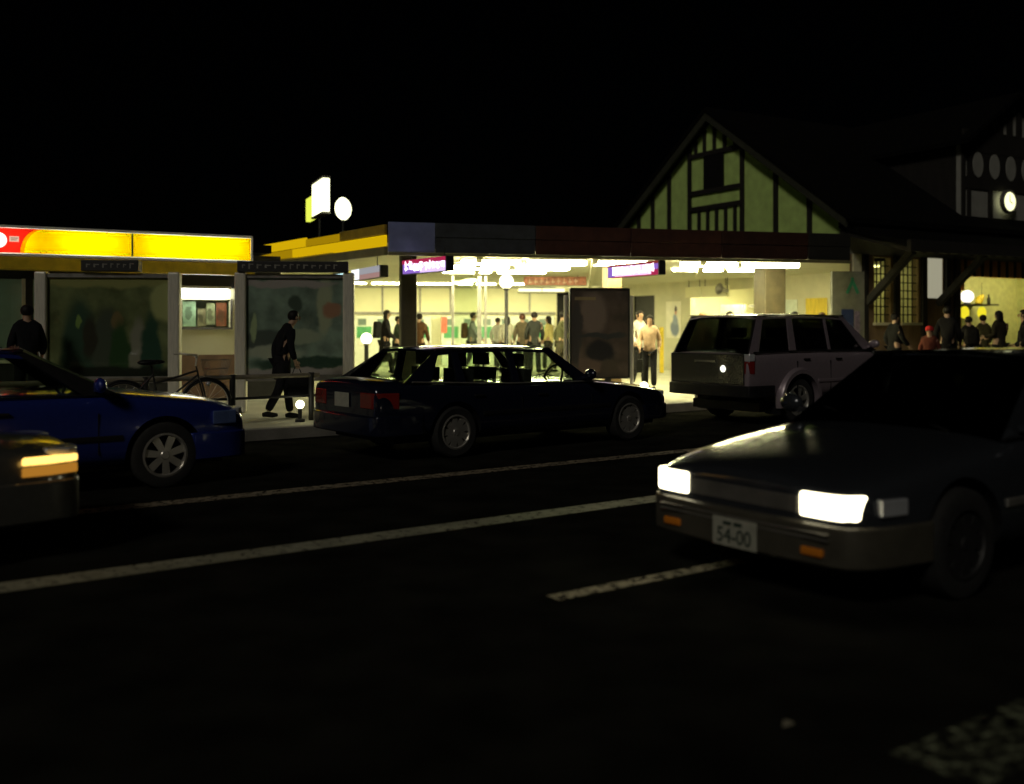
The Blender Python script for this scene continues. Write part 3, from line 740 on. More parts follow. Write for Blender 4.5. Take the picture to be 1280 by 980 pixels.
# ------------------------------------------------------------------ bicycle and guard rail
bi = empty('bicycle', ST(4.44, 13.35, FZ), RT); tag(bi, 'black city bicycle standing behind the guard rail by the blue car', 'bicycle')
bk = M['dark']
for x in (0, -1.08):
    w_ = empty('wheel', (x, 0, .33)); w_.parent = bi
    b = MB(); b.lathe([(.315+.016*math.cos(t*PI/4), .016*math.sin(t*PI/4)) for t in range(8)], 40, 0, Matrix.Rotation(PI/2, 4, 'X'), close=True); b.build('tyre', M['rubber'], w_, smooth=60)
    b = MB()
    for i in range(18):
        a = 2*PI*i/18; b.tube([(.02*math.cos(a+.8), .02*(-1)**i, .02*math.sin(a+.8)), (.30*math.cos(a), 0, .30*math.sin(a))], .0022, 4)
    b.lathe([(.300,-.01),(.305,0),(.300,.01),(.293,0)], 40, 0, Matrix.Rotation(PI/2, 4, 'X'), close=True)
    b.tube([(0,-.05,0),(0,.05,0)], .02, 10); b.build('rim', M['steel'], w_, smooth=60)
    b = MB(); b.tube([(.345*math.cos(R(a)), 0, .345*math.sin(R(a))) for a in range(10, 175, 12)], .016, 6); g_ = b.build('mudguard', bk, bi, smooth=60); g_.location = (x, 0, .33)
b = MB()
for p, q in (((-.62,0,.32),(-.72,0,.86)), ((-.62,0,.32),(-.12,0,.72)), ((-.62,0,.32),(-1.08,.04,.33)), ((-.70,0,.74),(-1.08,.04,.33)), ((-.62,0,.32),(-1.08,-.04,.33)), ((-.70,0,.74),(-1.08,-.04,.33)), ((-.68,0,.62),(-.12,0,.78))):
    b.tube([p, q], .014, 8)
b.build('frame', bk, bi, smooth=60)
b = MB(); b.tube([(-.14,0,.86),(-.10,0,.68),(-.07,.05,.60),(0,.05,.33)], .012, 8); b.tube([(-.10,0,.68),(-.07,-.05,.60),(0,-.05,.33)], .012, 8); b.build('fork', bk, bi, smooth=60)
b = MB(); b.tube([(-.35,.28,1.0),(-.22,.27,1.0),(-.14,.08,.98),(-.13,0,.95),(-.14,-.08,.98),(-.22,-.27,1.0),(-.35,-.28,1.0)], .012, 8); b.tube([(-.13,0,.95),(-.14,0,.84)], .013, 8); b.build('handlebar', M['steel'], bi, smooth=60)
b = MB(); b.ball((-.76,0,.90), (.14,.085,.04)); b.ball((-.66,0,.905), (.12,.035,.03)); b.build('saddle', M['black'], bi, smooth=60)
b = MB()
for i in range(6):
    b.tube([(-.02, -.16+.064*i, .92), (.03, -.13+.052*i, .68), (.22, -.13+.052*i, .68), (.28, -.16+.064*i, .92)], .004, 4)
for z, e in ((.92,.16),(.80,.145),(.70,.13)):
    b.tube([(-.02+.05*(.92-z)/.24, -e, z), (.28-.06*(.92-z)/.24, -e, z), (.28-.06*(.92-z)/.24, e, z), (-.02+.05*(.92-z)/.24, e, z), (-.02+.05*(.92-z)/.24, -e, z)], .004, 4)
b.build('basket', M['dull'], bi)
b = MB(); b.tube([(-.62,-.1,.32),(-.62,.1,.32)], .012, 8)
for sg in (1,-1): b.tube([(-.62,sg*.09,.32),(-.62+.15*sg,sg*.09,.25)], .009, 6); b.box(-.67+.15*sg,-.57+.15*sg, sg*.1-.01+.04*sg-.04, sg*.1+.05+.04*sg, .235, .26)
b.build('crank', M['steel'], bi, smooth=60)
b = MB(); b.ball((.03,0,.60), (.035,.03,.03)); b.build('head_lamp', M['lens'], bi, smooth=60)

gr = empty('guard_rail', ST(0, 13.62, FZ), RT); tag(gr, 'low pipe guard rail along the pavement edge', 'railing')
rail_m = mat('rail_paint', (.26,.23,.17), .5, .2, var=.3, scale=8)
b = MB(); b.tube([(-8,0,.66),(-2,0,.66),(2.5,0,.66),(6.2,0,.66)], .032, 12); b.build('rail', rail_m, gr, smooth=60)
b = MB(); b.tube([(-8,0,.36),(6.2,0,.36)], .02, 12); b.build('rail', M['dark'], gr, smooth=60)
for i in range(13):
    x = 6.08 - 1.18*i; b = MB(); b.tube([(x,0,-.02),(x,0,.70)], .042, 12); b.build('post', M['dark'], gr, smooth=60)

# ------------------------------------------------------------------ advert boards on the pavement
def board_root(px0, px1, D, ang, name, label, cat, group=None):
    A = W(px0, D); r0 = (px1 - 640) / F
    k = (r0*A.y - A.x) / (math.cos(ang) - r0*math.sin(ang))
    o = empty(name, (A.x, A.y, FZ), ang); tag(o, label, cat, group); return o, k
AG = 'advert boards on the pavement'
def ad_board(px0, px1, D, label, sheet, z0, z1, hdr):
    o, L_ = board_root(px0, px1, D, R(6), 'advert_board', label, 'advert board', AG)
    z0 -= FZ; z1 -= FZ
    for x in (.09, L_-.09):
        b = MB(); b.box(x-.09, x+.09, -.10, .10, 0, z1+.06); b.build('post', M['steel'], o, bevel=.03, seg=3)
    b = MB(); b.box(.18, L_-.18, -.02, .03, z0, z1); b.build('poster', sheet, o)
    b = MB(); b.box(.18, L_-.18, -.06, -.02, z0-.07, z0+.03); b.box(.18, L_-.18, -.06, -.02, z1-.03, z1+.03); b.build('edge_strip', M['dull'], o)
    b = MB(); b.box(.18, L_-.18, -.045, -.041, z0+.03, z1-.03); b.build('cover_glass', M['pane'], o)
    b = MB(); b.box(hdr[0], hdr[1], -.14, .10, z1+.065, z1+.235); h = b.build('header', M['dark'], o, bevel=.01)
    b = MB(); x = hdr[0]+.08
    while x < hdr[1]-.12:
        ww = rnd.uniform(.04,.10); hh = rnd.uniform(.05,.09)
        b.box(x, x+ww*.3, -.146, -.141, z1+.15-hh/2, z1+.15+hh/2); b.box(x, x+ww, -.1455, -.1415, z1+.15+hh/2-.02, z1+.15+hh/2-.004); x += ww + .05
    b.build('lettering', mat('header_ink', (.22,.21,.19), .6), h)
    return o
dk = lambda *c: c
s1 = printed('street_scene_print', (0.276,0.267,0.166), [
    (.65,.9,.28,.95,(0.083,0.129,0.120)), (1.02,1.0,.2,.75,(0.138,0.138,0.138)), (1.18,1.45,.10,.14,(0.36,0.22,0.14)), (1.25,.85,.17,.62,(0.065,0.125,0.065)),
    (1.52,.92,.13,.60,(0.483,0.391,0.423)), (1.72,.9,.16,.75,(0.06,0.12,0.11)), (.62,1.45,.05,.09,(0.40,0.50,0.2)), (1.95,1.75,.25,.35,(0.736,0.644,0.391)), (.8,1.2,.12,.35,(0.083,0.064,0.064)),
    (1.0,2.1,1.6,.14,(0.552,0.460,0.253)), (.9,.62,1.6,.14,(0.037,0.037,0.037))], .3)
ad_board(45, 226, 15.3, 'advert board with dim figures in green and pink coats under the yellow sign', s1, .72, 2.30, (.7,1.55))
s2 = printed('harbour_print', (0.406,0.444,0.503), [
    (.5,1.15,.55,.2,(0.164,0.164,0.206)), (1.4,1.7,.14,.5,(0.739,0.665,0.629)), (1.52,1.62,.16,.12,(0.750,0.333,0.295)), (.95,1.75,.12,.12,(0.133,0.148,0.164)), (1.05,1.2,.35,.12,(0.629,0.591,0.606)),
    (.28,1.35,.06,.25,(0.750,0.750,0.591)), (1.1,.78,.9,.13,(0.074,0.118,0.118)), (.7,2.05,.9,.07,(0.750,0.554,0.739)), (1.0,.62,1.4,.09,(0.739,0.554,0.739)), (.6,.95,.5,.10,(0.739,0.665,0.739))], .35)
ad_board(294, 443, 15.9, 'advert board with blue grey harbour like picture behind the walking man', s2, .72, 2.32, (.05,1.78))

# ------------------------------------------------------------------ shop with the yellow sign
A30 = R(30)
SO = Vector((-8.3, 16.2, 0))
shop = empty('shop_building', SO, A30); tag(shop, 'low dark shop building under the glowing yellow sign', 'shop')
b = MB(); b.box(-6, 4.2, 1.2, 1.4, FZ, 2.75, 0)
b = MB(); b.box(-6, -1.6, 1.2, 1.4, FZ, 2.9); b.box(.42, .58, 1.2, 1.4, FZ, 2.9); b.box(.95, 2.95, 1.2, 1.4, FZ, 2.9); b.box(4.25, 5.0, 1.2, 1.4, FZ, 2.9)
b.box(2.95, 4.25, 1.2, 1.4, 2.25, 2.9); b.box(-1.6, .42, 1.2, 1.4, FZ, .9); b.box(-1.6,.95,1.2,1.4,2.35,2.9); b.box(.58,.95,1.2,1.4,FZ,1.3)
b.build('wall', M['dark'], shop)
b = MB(); b.box(-6, 4.6, .45, 6, 2.9, 3.05); b.build('roof', M['roof'], shop)
b = MB(); b.box(-6, 5.0, 5.8, 6, FZ, 2.9); b.box(4.8,5.0,1.4,5.8,FZ,2.9); b.build('back_wall', M['cream_dim'], shop)
b = MB(); b.box(-2.0, 4.15, -.02, .30, 2.45, 2.66); b.build('lower_band', mat('ochre_band', (.60,.42,.02), .5, var=.2), shop, bevel=.01)
b = MB(); b.box(-1.6, .42, 1.28, 1.29, .9, 2.35); b.build('shop_window', M['pane'], shop)
b = MB(); b.box(.58, .95, 1.28, 1.29, 1.3, 2.35); b.build('shop_window', M['pane'], shop)
b = MB(); b.box(-1.62,.44,1.17,1.2,.88,.94); b.box(-.62,-.54,1.17,1.2,.94,2.35); b.box(.40,.46,1.17,1.2,.94,2.35); b.build('window_frame', M['steel'], shop)
# booth front (fills the bay at 2.95-4.25)
b = MB(); b.box(2.95, 4.25, 1.22, 1.38, .98, 1.50); b.box(2.95,3.12,1.22,1.38,1.5,2.25); b.box(4.02,4.25,1.22,1.38,1.5,2.25); b.box(3.12,4.02,1.22,1.38,2.03,2.25)
b.build('booth_front', M['cream'], shop)
b = MB(); b.box(2.95, 4.25, 1.20, 1.39, FZ, .978); b.build('booth_base', mat('brown_tile', (.17,.10,.06), .6, var=.2), shop)
b = MB(); b.box(3.12, 4.02, 1.30, 1.31, 1.5, 2.03); b.build('booth_window', M['pane'], shop)
b = MB(); b.box(3.08,4.06,1.19,1.22,1.46,1.5); b.box(4.02,4.06,1.19,1.22,1.5,2.05); b.build('window_ledge', M['dull'], shop)
for i, (x0, x1, z0, z1, col) in enumerate(((3.16,3.40,1.52,2.0,(.55,.68,.62)), (3.43,3.58,1.52,1.86,(.40,.30,.22)), (3.60,3.76,1.56,1.96,(.60,.56,.42)), (3.78,3.98,1.52,1.98,(.50,.14,.10)))):
    b = MB(); b.box(x0, x1, 1.34, 1.345, z0, z1)
    o = b.build('poster', printed('booth_print', col, [((x0+x1)/2-.02, (z0+z1)/2, (x1-x0)*.3, (z1-z0)*.3, tuple(c*.4 for c in col))], .5, .3, 9)); o.location = SO; o.rotation_euler.z = A30
    tag(o, ['pale aqua poster in the booth window','small brown poster in the booth window','cream poster in the booth window','red toned poster in the booth window'][i], 'poster', 'posters in the booth window')
lamp = empty('strip_lamp', SO, A30); tag(lamp, 'bright white strip lamp above the booth window', 'lamp')
b = MB(); b.box(2.98, 3.98, 1.0, 1.19, 2.23, 2.28); b.build('housing', M['white'], lamp)
b = MB(); b.box(3.0, 3.96, 1.0, 1.17, 2.06, 2.228); b.build('diffuser', M['tube_w'], lamp, bevel=.03)
b = MB(); b.box(-1.4, .2, 2.0, 2.15, 2.6, 2.66)
lp = empty('strip_lamp', SO, A30); tag(lp, 'strip lamp inside the dark shop behind the side window', 'lamp'); b.build('diffuser', emit('shop_tube', (.75,1,.85), 14), lp)
b = MB(); b.box(-1.4,.2,2.0,2.15,2.662,2.89); b.build('housing', M['white'], lp)
# sign box
sg_ = empty('shop_sign', SO, A30); tag(sg_, 'long backlit yellow and red shop sign box', 'shop sign')
Z0, Z1 = 2.72, 3.12
arc = [(.66 - .30*math.cos(R(a)), Z0 + (Z1-Z0)*math.sin(R(a))) for a in range(0, 91, 10)]
arc2 = [(x - .06, z) for x, z in arc]
def face(pts, y):
    b = MB(); b.add([(x, y, z) for x, z in pts], [tuple(range(len(pts)))]); return b
b = face([(4.08, Z0)] + [(4.08, Z1)] + arc[::-1], .004); b.build('yellow_face', acrylic('yellow_acrylic', (.95,.66,.0)), sg_)
b = face([(-2.0, Z0)] + arc2 + [(-2.0, Z1)], .004); b.build('red_face', acrylic('red_acrylic', (.60,.012,.006)), sg_)
b = face(arc2 + arc[::-1], .004); b.build('orange_stripe', acrylic('orange_acrylic', (.9,.22,.0)), sg_)
b = MB(); b.box(-2.05,4.12,.012,.40,Z0-.05,Z0-.012); b.box(-2.05,4.12,-.01,.40,Z1+.01,Z1+.05); b.box(-2.05,4.12,.36,.40,Z0-.05,Z1+.05); b.box(4.085,4.12,-.01,.4,Z0-.05,Z1+.05); b.box(-2.05,-2.005,-.01,.4,Z0-.05,Z1+.05)
b.box(2.02,2.05,-.012,.0,Z0,Z1,1)
b.build('casing', [M['white'], M['dull']], sg_)
b = MB()
for x0, x1 in ((-1.8,-.6),(-.5,.45),(.85,1.85),(2.25,3.95)):
    b.tube([(x0,.22,(Z0+Z1)/2),(x1,.22,(Z0+Z1)/2)], .022, 8)
b.build('sign_tube', M['tube_s'], sg_)
b = MB(); b.lathe([(.001,0),(.125,0),(.125,.008),(.001,.008)], 28, 0, Matrix.Translation((-.02,-.012,(Z0+Z1)/2)) @ Matrix.Rotation(PI/2,4,'X') @ Matrix.Diagonal((1,1,-1,1))); b.lathe([(.001,0),(.10,0),(.10,.008),(.001,.008)], 28, 0, Matrix.Translation((-.17,-.012,(Z0+Z1)/2-.01)) @ Matrix.Rotation(PI/2,4,'X') @ Matrix.Diagonal((1,1,-.9,1)))
b.build('emblem', emit('emblem_white', (1,1,.9), 1.6), sg_)
b = MB(); b.box(.14,.28,-.012,-.002,2.90,2.99)
eb = b.build('small_panel', emit('panel_peach', (1,.62,.45), .8), sg_)
MB().box(.16,.265,-.016,-.013,2.955,2.965).build('letter_line', M['red_p'], eb); MB().box(.165,.245,-.016,-.013,2.925,2.935).build('letter_line', M['red_p'], eb)

# ------------------------------------------------------------------ station canopy and concourse
C0 = W(485, 18.0); C1 = W(1062, 20.4); CL = C0 + Vector((-.71,1,0))*5.6; CBL = Vector((-8.2, 35.2, 0)); CBR = W(768, 35.6)
CZ = 2.93                                   # underside
can = empty('station_canopy'); tag(can, 'flat station canopy with yellow side and dark red front', 'canopy')
b = MB(); b.slab([C0, C1, W(1062, 26.4), CBR, CBL, CL], CZ, CZ+.10); b.build('ceiling', M['ceil'], can)
b = MB(); b.slab([C0*1.01, C1*1.01, W(1058, 26.0), CBR, CBL, CL*1.01], CZ+.11, 3.37); b.build('roof', M['roof'], can)
d = (C1 - C0).normalized(); L0 = (C1 - C0).length; ang = math.atan2(d.y, d.x)
fa = MB(); fa.M = Matrix.Translation(C0) @ Matrix.Rotation(ang, 4, 'Z')
fa.box(0, .85, -.05, .0, 2.86, 3.40); fa.build('fascia_panel', M['blue_fascia'], can, bevel=.01)
x = .86
k = 0
FM = [mat('slate_fascia', (.035,.04,.05), .5, var=.3), mat('dim_red_fascia', (.05,.018,.012), .5, var=.3), mat('deep_red_fascia', (.05,.019,.012), .5, var=.3), mat('dark_red_fascia', (.035,.014,.009), .5, var=.3), mat('black_fascia', (.014,.013,.010), .6, var=.3)]
while x < L0 - .1:
    x2 = min(L0, x + 1.9); fa = MB(); fa.M = Matrix.Translation(C0) @ Matrix.Rotation(ang, 4, 'Z')
    fa.box(x, x2 - .012, -.04, .0, 2.86, 3.13); fa.box(x, x2 - .012, -.055, .0, 3.14, 3.40)
    fa.build('fascia_panel', FM[min(k, 4)], can, bevel=.008); x = x2; k += 1
fa = MB(); fa.M = Matrix.Translation(C0) @ Matrix.Rotation(ang, 4, 'Z'); fa.box(.0, L0, -.07, .02, 2.80, 2.855); fa.build('gutter', M['olive'], can, bevel=.01)
ds = (CL - C0).normalized(); Ls = (CL - C0).length; a2 = math.atan2(ds.y, ds.x)
def side(x0, x1, z0, z1, m, nm, dy=.05):
    b = MB(); b.M = Matrix.Translation(C0) @ Matrix.Rotation(a2, 4, 'Z'); b.box(x0, x1, 0.0, dy, z0, z1); return b.build(nm, m, can, bevel=.01)
side(.03, 2.2, 2.97, 3.17, M['amber_b'], 'lit_panel'); side(2.215, 4.2, 2.99, 3.17, M['amber_b'], 'lit_panel'); side(4.215, Ls-.1, 3.0, 3.17, M['amber_d'], 'lit_panel')
side(1.9, 3.5, 3.185, 3.33, M['amber_d'], 'lit_panel'); side(3.515, Ls-.1, 3.185, 3.37, M['amber_b'], 'lit_panel'); side(0.03, 1.885, 3.185, 3.36, mat('unlit_amber', (.30,.2,.02), .5), 'lit_panel')
side(0, Ls, 2.80, 2.955, M['olive'], 'soffit_band', .08)
# columns
for (px, D, wd, m) in ((510, 19.4, .31, M['post']), (765, 21.6, .34, M['brown']), (962, 23.2, .54, mat('olive_column', (.075,.06,.03), .6, var=.25))):
    p = W(px, D); b = MB(); b.M = Matrix.Translation(p) @ Matrix.Rotation(ang, 4, 'Z')
    b.box(-wd/2, wd/2, -wd/2, wd/2, FZ, CZ-.001); b.box(-wd/2-.04, wd/2+.04, -wd/2-.04, wd/2+.04, FZ, FZ+.16)
    b.build('column', m, can, bevel=.03, seg=3)
for px, D0, D1 in ((600,19,34),(745,19,34),(880,20,27)):
    b = MB(); b.bar(W(px,D0,CZ-.06), W(px-8,D1,CZ-.06), .12, .118); b.build('ceiling_beam', M['cream_dim'], can)
# back wall
bwA = W(428, 34.6); bwB = CBR; dB = (bwB - bwA).normalized(); aB = math.atan2(dB.y, dB.x); LB = (bwB - bwA).length
hall = empty('concourse_wall', bwA, aB); tag(hall, 'cream concourse back wall above the ticket machines', 'wall')
def kx(px):
    r0 = (px-640)/F; return (r0*bwA.y - bwA.x) / (math.cos(aB) - r0*math.sin(aB))
b = MB(); b.box(-1.0, kx(696), 0, .2, FZ, CZ-.002); b.box(kx(696), kx(752), 0, .2, 2.75, CZ-.002); b.box(kx(752), LB, 0,.2,FZ,CZ-.002); b.build('wall', M['cream'], hall)
b = MB(); b.box(kx(696), kx(752), .9, 1.0, FZ, CZ-.002); b.build('dark_doorway', M['black'], hall)
b = MB(); b.box(-1.0, kx(694), -.07, 0, 1.94, 2.02); b.build('shelf', M['dull'], hall)
b = MB(); b.box(-1.0, kx(694), -.05, 0, 2.86, 2.90); b.build('cornice', M['dull'], hall)
for px in (478, 525, 563, 662):
    b = MB(); b.box(kx(px)-.03, kx(px)+.03, -.03, 0, 2.02, 2.86); b.build('panel_joint', M['dull'], hall)
b = MB(); b.box(-1.2, -1.0, -9, .2, FZ, CZ-.002); b.build('side_wall', M['cream_dim'], hall)
for i in range(3):
    x0 = kx((648, 678, 712)[i]); x1 = kx((676, 705, 748)[i])
    t = empty('wall_light', bwA, aB); tag(t, 'glowing light box high on the back wall %s' % ('nearest the globe lamp', 'between two other wall boxes', 'above the dark doorway')[i], 'wall light', 'light boxes along the back wall')
    b = MB(); b.box(x0, x1, -.16, -.002, 2.74, 2.85); b.build('diffuser', emit('wall_box', LT, 2.2), t, bevel=.01)
    b = MB(); b.box(x0-.02, x1+.02, -.18, -.002, 2.70, 2.738); b.build('frame', M['olive'], t)
# ticket machines
tm_m = mat('machine_body', (.50,.52,.44), .5, var=.08)
def machine():
    r0 = empty('ticket_machine'); 
    b = MB(); b.box(0,.66,-.5,-.001,FZ,1.88); b.build('cabinet', tm_m, r0, bevel=.02)
    b = MB(); b.box(.08,.58,-.512,-.5,1.12,1.52); b.build('button_panel', M['green'], r0)
    b = MB(); b.box(.12,.40,-.514,-.5,1.56,1.78); b.build('screen', mat('screen_grey', (.10,.14,.12), .3), r0)
    b = MB(); b.box(.15,.5,-.54,-.5,.88,1.0); b.build('coin_tray', M['steel'], r0, bevel=.01)
    return r0
mac = machine()
names = ['behind the long black coat walker','left of the dark pillar','hidden behind the dark pillar','right of the dark pillar','with a red notice above it','left of the glass partition frame','behind the grey jacket man','behind the globe lamp','behind the cream coat','behind the queue','at the right end by the doorway']
i = 0; x = kx(444)
while x + .7 < kx(692) and i < len(names):
    o = mac if i == 0 else copy_tree(mac)
    o.matrix_world = Matrix.Translation(bwA) @ Matrix.Rotation(aB,4,'Z') @ Matrix.Translation((x,0,0))
    o.location = bwA + Matrix.Rotation(aB,3,'Z') @ Vector((x,0,0)); o.rotation_euler = (0,0,aB)
    tag(o, 'pale ticket machine with green panel ' + names[i], 'ticket machine', 'ticket machines along the back wall'); x += .655 if i != 3 else 1.0; i += 1
b = MB(); b.box(kx(551), kx(558), -.53, -.515, 1.3, 1.85); o = b.build('notice', M['red_p']); o.location = bwA; o.rotation_euler.z = aB; tag(o, 'small red notice pinned by a ticket machine', 'notice')
# round white lamp on the machines' left
def ball_lamp(name, px, D, z, r, label, m, cat='lamp', pole=None, group=None):
    o = empty(name, W(px, D, FZ)); tag(o, label, cat, group)
    b = MB(); b.ball((0,0,z-FZ), r, 0, 20, 12); b.build('globe', m, o, smooth=80)
    b = MB(); b.lathe([(.001,z-FZ-r*.9),(r*.45,z-FZ-r*.9),(r*.5,z-FZ-r*1.15),(.03,z-FZ-r*1.3),(pole or .03,z-FZ-r*1.4),(pole or .03,.05),((pole or .03)*2.4,.04),((pole or .03)*2.4,0)], 14); b.build('pole', M['dark'], o, smooth=40)
    return o
ball_lamp('globe_lamp', 633, 25.0, 2.64, .175, 'round globe lamp on dark pole inside the concourse', M['globe'], 'lamp', .045)
ball_lamp('bollard_lamp', 458, 27.5, 1.19, .15, 'round white lamp glowing low beside the black coat walker', M['globe'], 'lamp', .06, 'low round lamps')
ball_lamp('bollard_lamp', 375, 14.35, .40, .062, 'small low round lamp by the walking man', M['globe'], 'lamp', .03, 'low round lamps')
ball_lamp('bollard_lamp', 805, 18.8, .40, .078, 'small low round lamp right of the notice board', M['globe'], 'lamp', .03, 'low round lamps')
# glass partition
gp = empty('glass_partition', fl(566, 25.5), R(8)); tag(gp, 'tall glass partition with pale metal frame in the concourse', 'partition')
for x, wd in ((0,.06),(.68,.10),(.84,.06)):
    b = MB(); b.box(x-wd/2, x+wd/2, -.04,.04, 0, CZ-FZ-.125); b.build('post', M['dull'], gp)
b = MB(); b.box(.05,.62,-.005,.005,.1,CZ-FZ-.14); b.build('glass_pane', M['pane'], gp)
b = MB(); b.box(-.03,.87,-.04,.04,.85,.92); b.build('cross_rail', M['cream_dim'], gp)
# fluorescent fixtures
def fixture():
    o = empty('ceiling_light')
    b = MB(); b.box(0,1.24,-.15,.15,-.04,0); b.build('housing', M['white'], o)
    b = MB(); b.box(.02,1.22,-.13,.13,-.13,-.041); b.build('diffuser', M['tube'], o, bevel=.02)
    return o
fx = fixture(); n_ = 0
rows = [(20.6, -1.05, 3), (22.4, -1.3, 2), (25.2, -1.75, 2), (32.0,-5.9,6), (21.4, 3.62, 2), (24.2, 3.9, 2)]
rn = ['front row', 'second row', 'third row', 'rearmost row', 'row over the off roader', 'inner row before the ticket gates']
pn = ['at its left end', 'second from left', 'third from left', 'fourth from left', 'fifth from left', 'at its right end']
for ri, (D, X, n) in enumerate(rows):
    for q in range(n):
        o = fx if n_ == 0 else copy_tree(fx)
        xx = X + 1.38*q
        o.location = (xx*1.0, D + .14*(xx - X), CZ - .001); o.rotation_euler = (0,0,R(8)); o.scale.z = (1,1,.45,.3,1,.5)[ri]; n_ += 1
        tag(o, 'strip ceiling light under the canopy, %s, %s' % (rn[ri], pn[q]), 'ceiling light', 'strip lights under the canopy')
# lettered light signs hanging from the canopy
def neon(label, A, B, zc, h, faces, strokes, base, seed):
    q = random.Random(seed); d = B - A; L_ = d.length; a = math.atan2(d.y, d.x)
    o = empty('light_sign', A, a); tag(o, label, 'light sign', 'light signs hung from the canopy')
    b = MB(); b.box(0, L_, 0, .16, zc-h/2, zc+h/2); b.build('case', M['dark'], o, bevel=.01)
    for (x0, x1, z0, z1, m) in faces:
        b = MB(); b.box(x0*L_, x1*L_, -.008, -.001, zc+z0*h, zc+z1*h); b.build('lit_face', m, o)
    if strokes:
        b = MB(); x = strokes[0]*L_
        while x < strokes[1]*L_:
            cw = h*q.uniform(.35,.55)
            for k in range(5):
                if q.random() < .55:
                    z = zc + q.uniform(-.30,.22)*h; b.box(x, x+cw*q.uniform(.6,1), -.016,-.009, z, z+.055*h)
                else:
                    xx = x + cw*q.uniform(0,.9); z = zc - .32*h*q.uniform(.5,1); b.box(xx, xx+.05*h, -.0165,-.0095, z, z+h*q.uniform(.3,.6))
            x += cw + h*.10
        b.build('lettering', M['neon_w'], o)
    for x in (.12*L_, .88*L_):
        b = MB(); b.tube([(x,.08,zc+h/2),(x,.08,2.80 if zc < 2.6 else CZ)], .012, 6); b.build('hanger', M['dark'], o)
neon('violet and red lit sign beside the dark pillar', W(503, 18.9), W(558, 17.6), 2.63, .27, ((.02,.42,-.46,.2,M['neon_b']), (.42,.98,-.46,.2,emit('neon_violet', (.75,.55,1), 1.2)), (.0,.98,.2,.48,M['neon_r'])), (.08,.95), None, 3)
neon('pink and white lit sign above the notice board', W(759, 20.9), W(824, 19.3), 2.66, .28, ((.02,.16,-.46,.3,M['neon_b']), (.16,.86,-.42,.3,emit('neon_pink', (1,.6,.95), 1.3)), (.86,.98,-.1,.3,M['neon_b']), (.86,.98,-.46,-.1,M['neon_r']), (.0,.98,.31,.48,emit('neon_dull_red', (.45,.06,.05), .5)), (.1,.98,-.5,-.43,M['neon_r'])), (.12,.88), None, 8)
neon('cyan, yellow and white lit sign under the yellow canopy side', W(412, 23.2), W(476, 19.6), 2.61, .24, ((.0,.30,-.45,.35,M['neon_c']), (.31,.46,-.45,.45,emit('neon_yellow', (.85,.75,.12), .9)), (.47,.62,-.45,.48,emit('neon_pale', (.9,.95,1), 1.2)), (.63,.98,-.05,.48,emit('neon_grey', (.55,.55,.6), .6)), (.63,.98,-.48,-.06,emit('neon_rose', (.6,.35,.32), .6))), None, None, 5)
b = MB(); sgb = empty('hanging_sign', W(655, 27.6), R(6)); tag(sgb, 'long reddish sign board hanging behind the globe lamp', 'sign')
b.box(0,1.75,0,.06,2.66,2.90); b.build('board', M['pink'], sgb, bevel=.02)
b = MB()
for q in range(9):
    x = .12 + .16*q; b.box(x, x+.10, -.006,-.001, 2.72+.02*(q%3), 2.75+.02*(q%3)); b.box(x+.03, x+.05, -.0065,-.0015, 2.70, 2.84)
b.build('lettering', mat('pale_letters', (.75,.62,.5), .6), sgb)
for x in (.2,1.5):
    b = MB(); b.tube([(x,.03,2.90),(x,.03,CZ)], .012, 6); b.build('hanger', M['dark'], sgb)

# notice board in front of the concourse
nb, L_ = board_root(712, 787, 18.6, R(9), 'notice_board', 'dark brown free standing notice board on posts in front of the concourse', 'notice board')
b = MB(); b.box(.02,L_-.02,0,.07,.42,2.06)
s3 = printed('map_print', (0.090,0.068,0.054), [(.45,1.62,.28,.42,(0.195,0.150,0.128)), (.6,.9,.3,.2,(0.018,0.018,0.021)), (.35,.62,.3,.17,(0.150,0.105,0.083)), (.13,1.2,.1,.7,(0.053,0.048,0.048)), (.62,1.2,.5,.06,(0.038,0.045,0.048)), (.75,.55,.2,.2,(0.075,0.060,0.045))], .5)
b.build('map_sheet', s3, nb)
b = MB(); b.box(0,.03,-.02,.08,.40,2.08); b.box(L_-.03,L_,-.02,.08,.40,2.08); b.box(.03,L_-.03,-.02,.08,2.05,2.09); b.box(.03,L_-.03,-.02,.08,.39,.43); b.build('frame', M['dark'], nb)
for x in (-.07, L_+.05):
    b = MB(); b.tube([(x,.03,0),(x,.03,1.95)], .035, 10); b.build('post', M['steel'], nb, smooth=60)
for x in (.22, .68):
    b = MB(); b.box(x, x+.12, .01,.06, 0,.39); b.build('leg', M['dark'], nb)
b = MB(); b.box(.1,.5,-.006,-.001,1.86,1.92); b.build('title_strip', mat('brass_strip', (.30,.24,.12), .5), nb)

# ------------------------------------------------------------------ station main building (half timbered)
SB = Vector((8.63, 26.0, 0))
st = empty('station_building', SB, A30); tag(st, 'half timbered station building with steep gable and tall oval gable', 'building')
HW, EZ, PZ = 10.0, 4.42, 7.85                     # gable width along local y
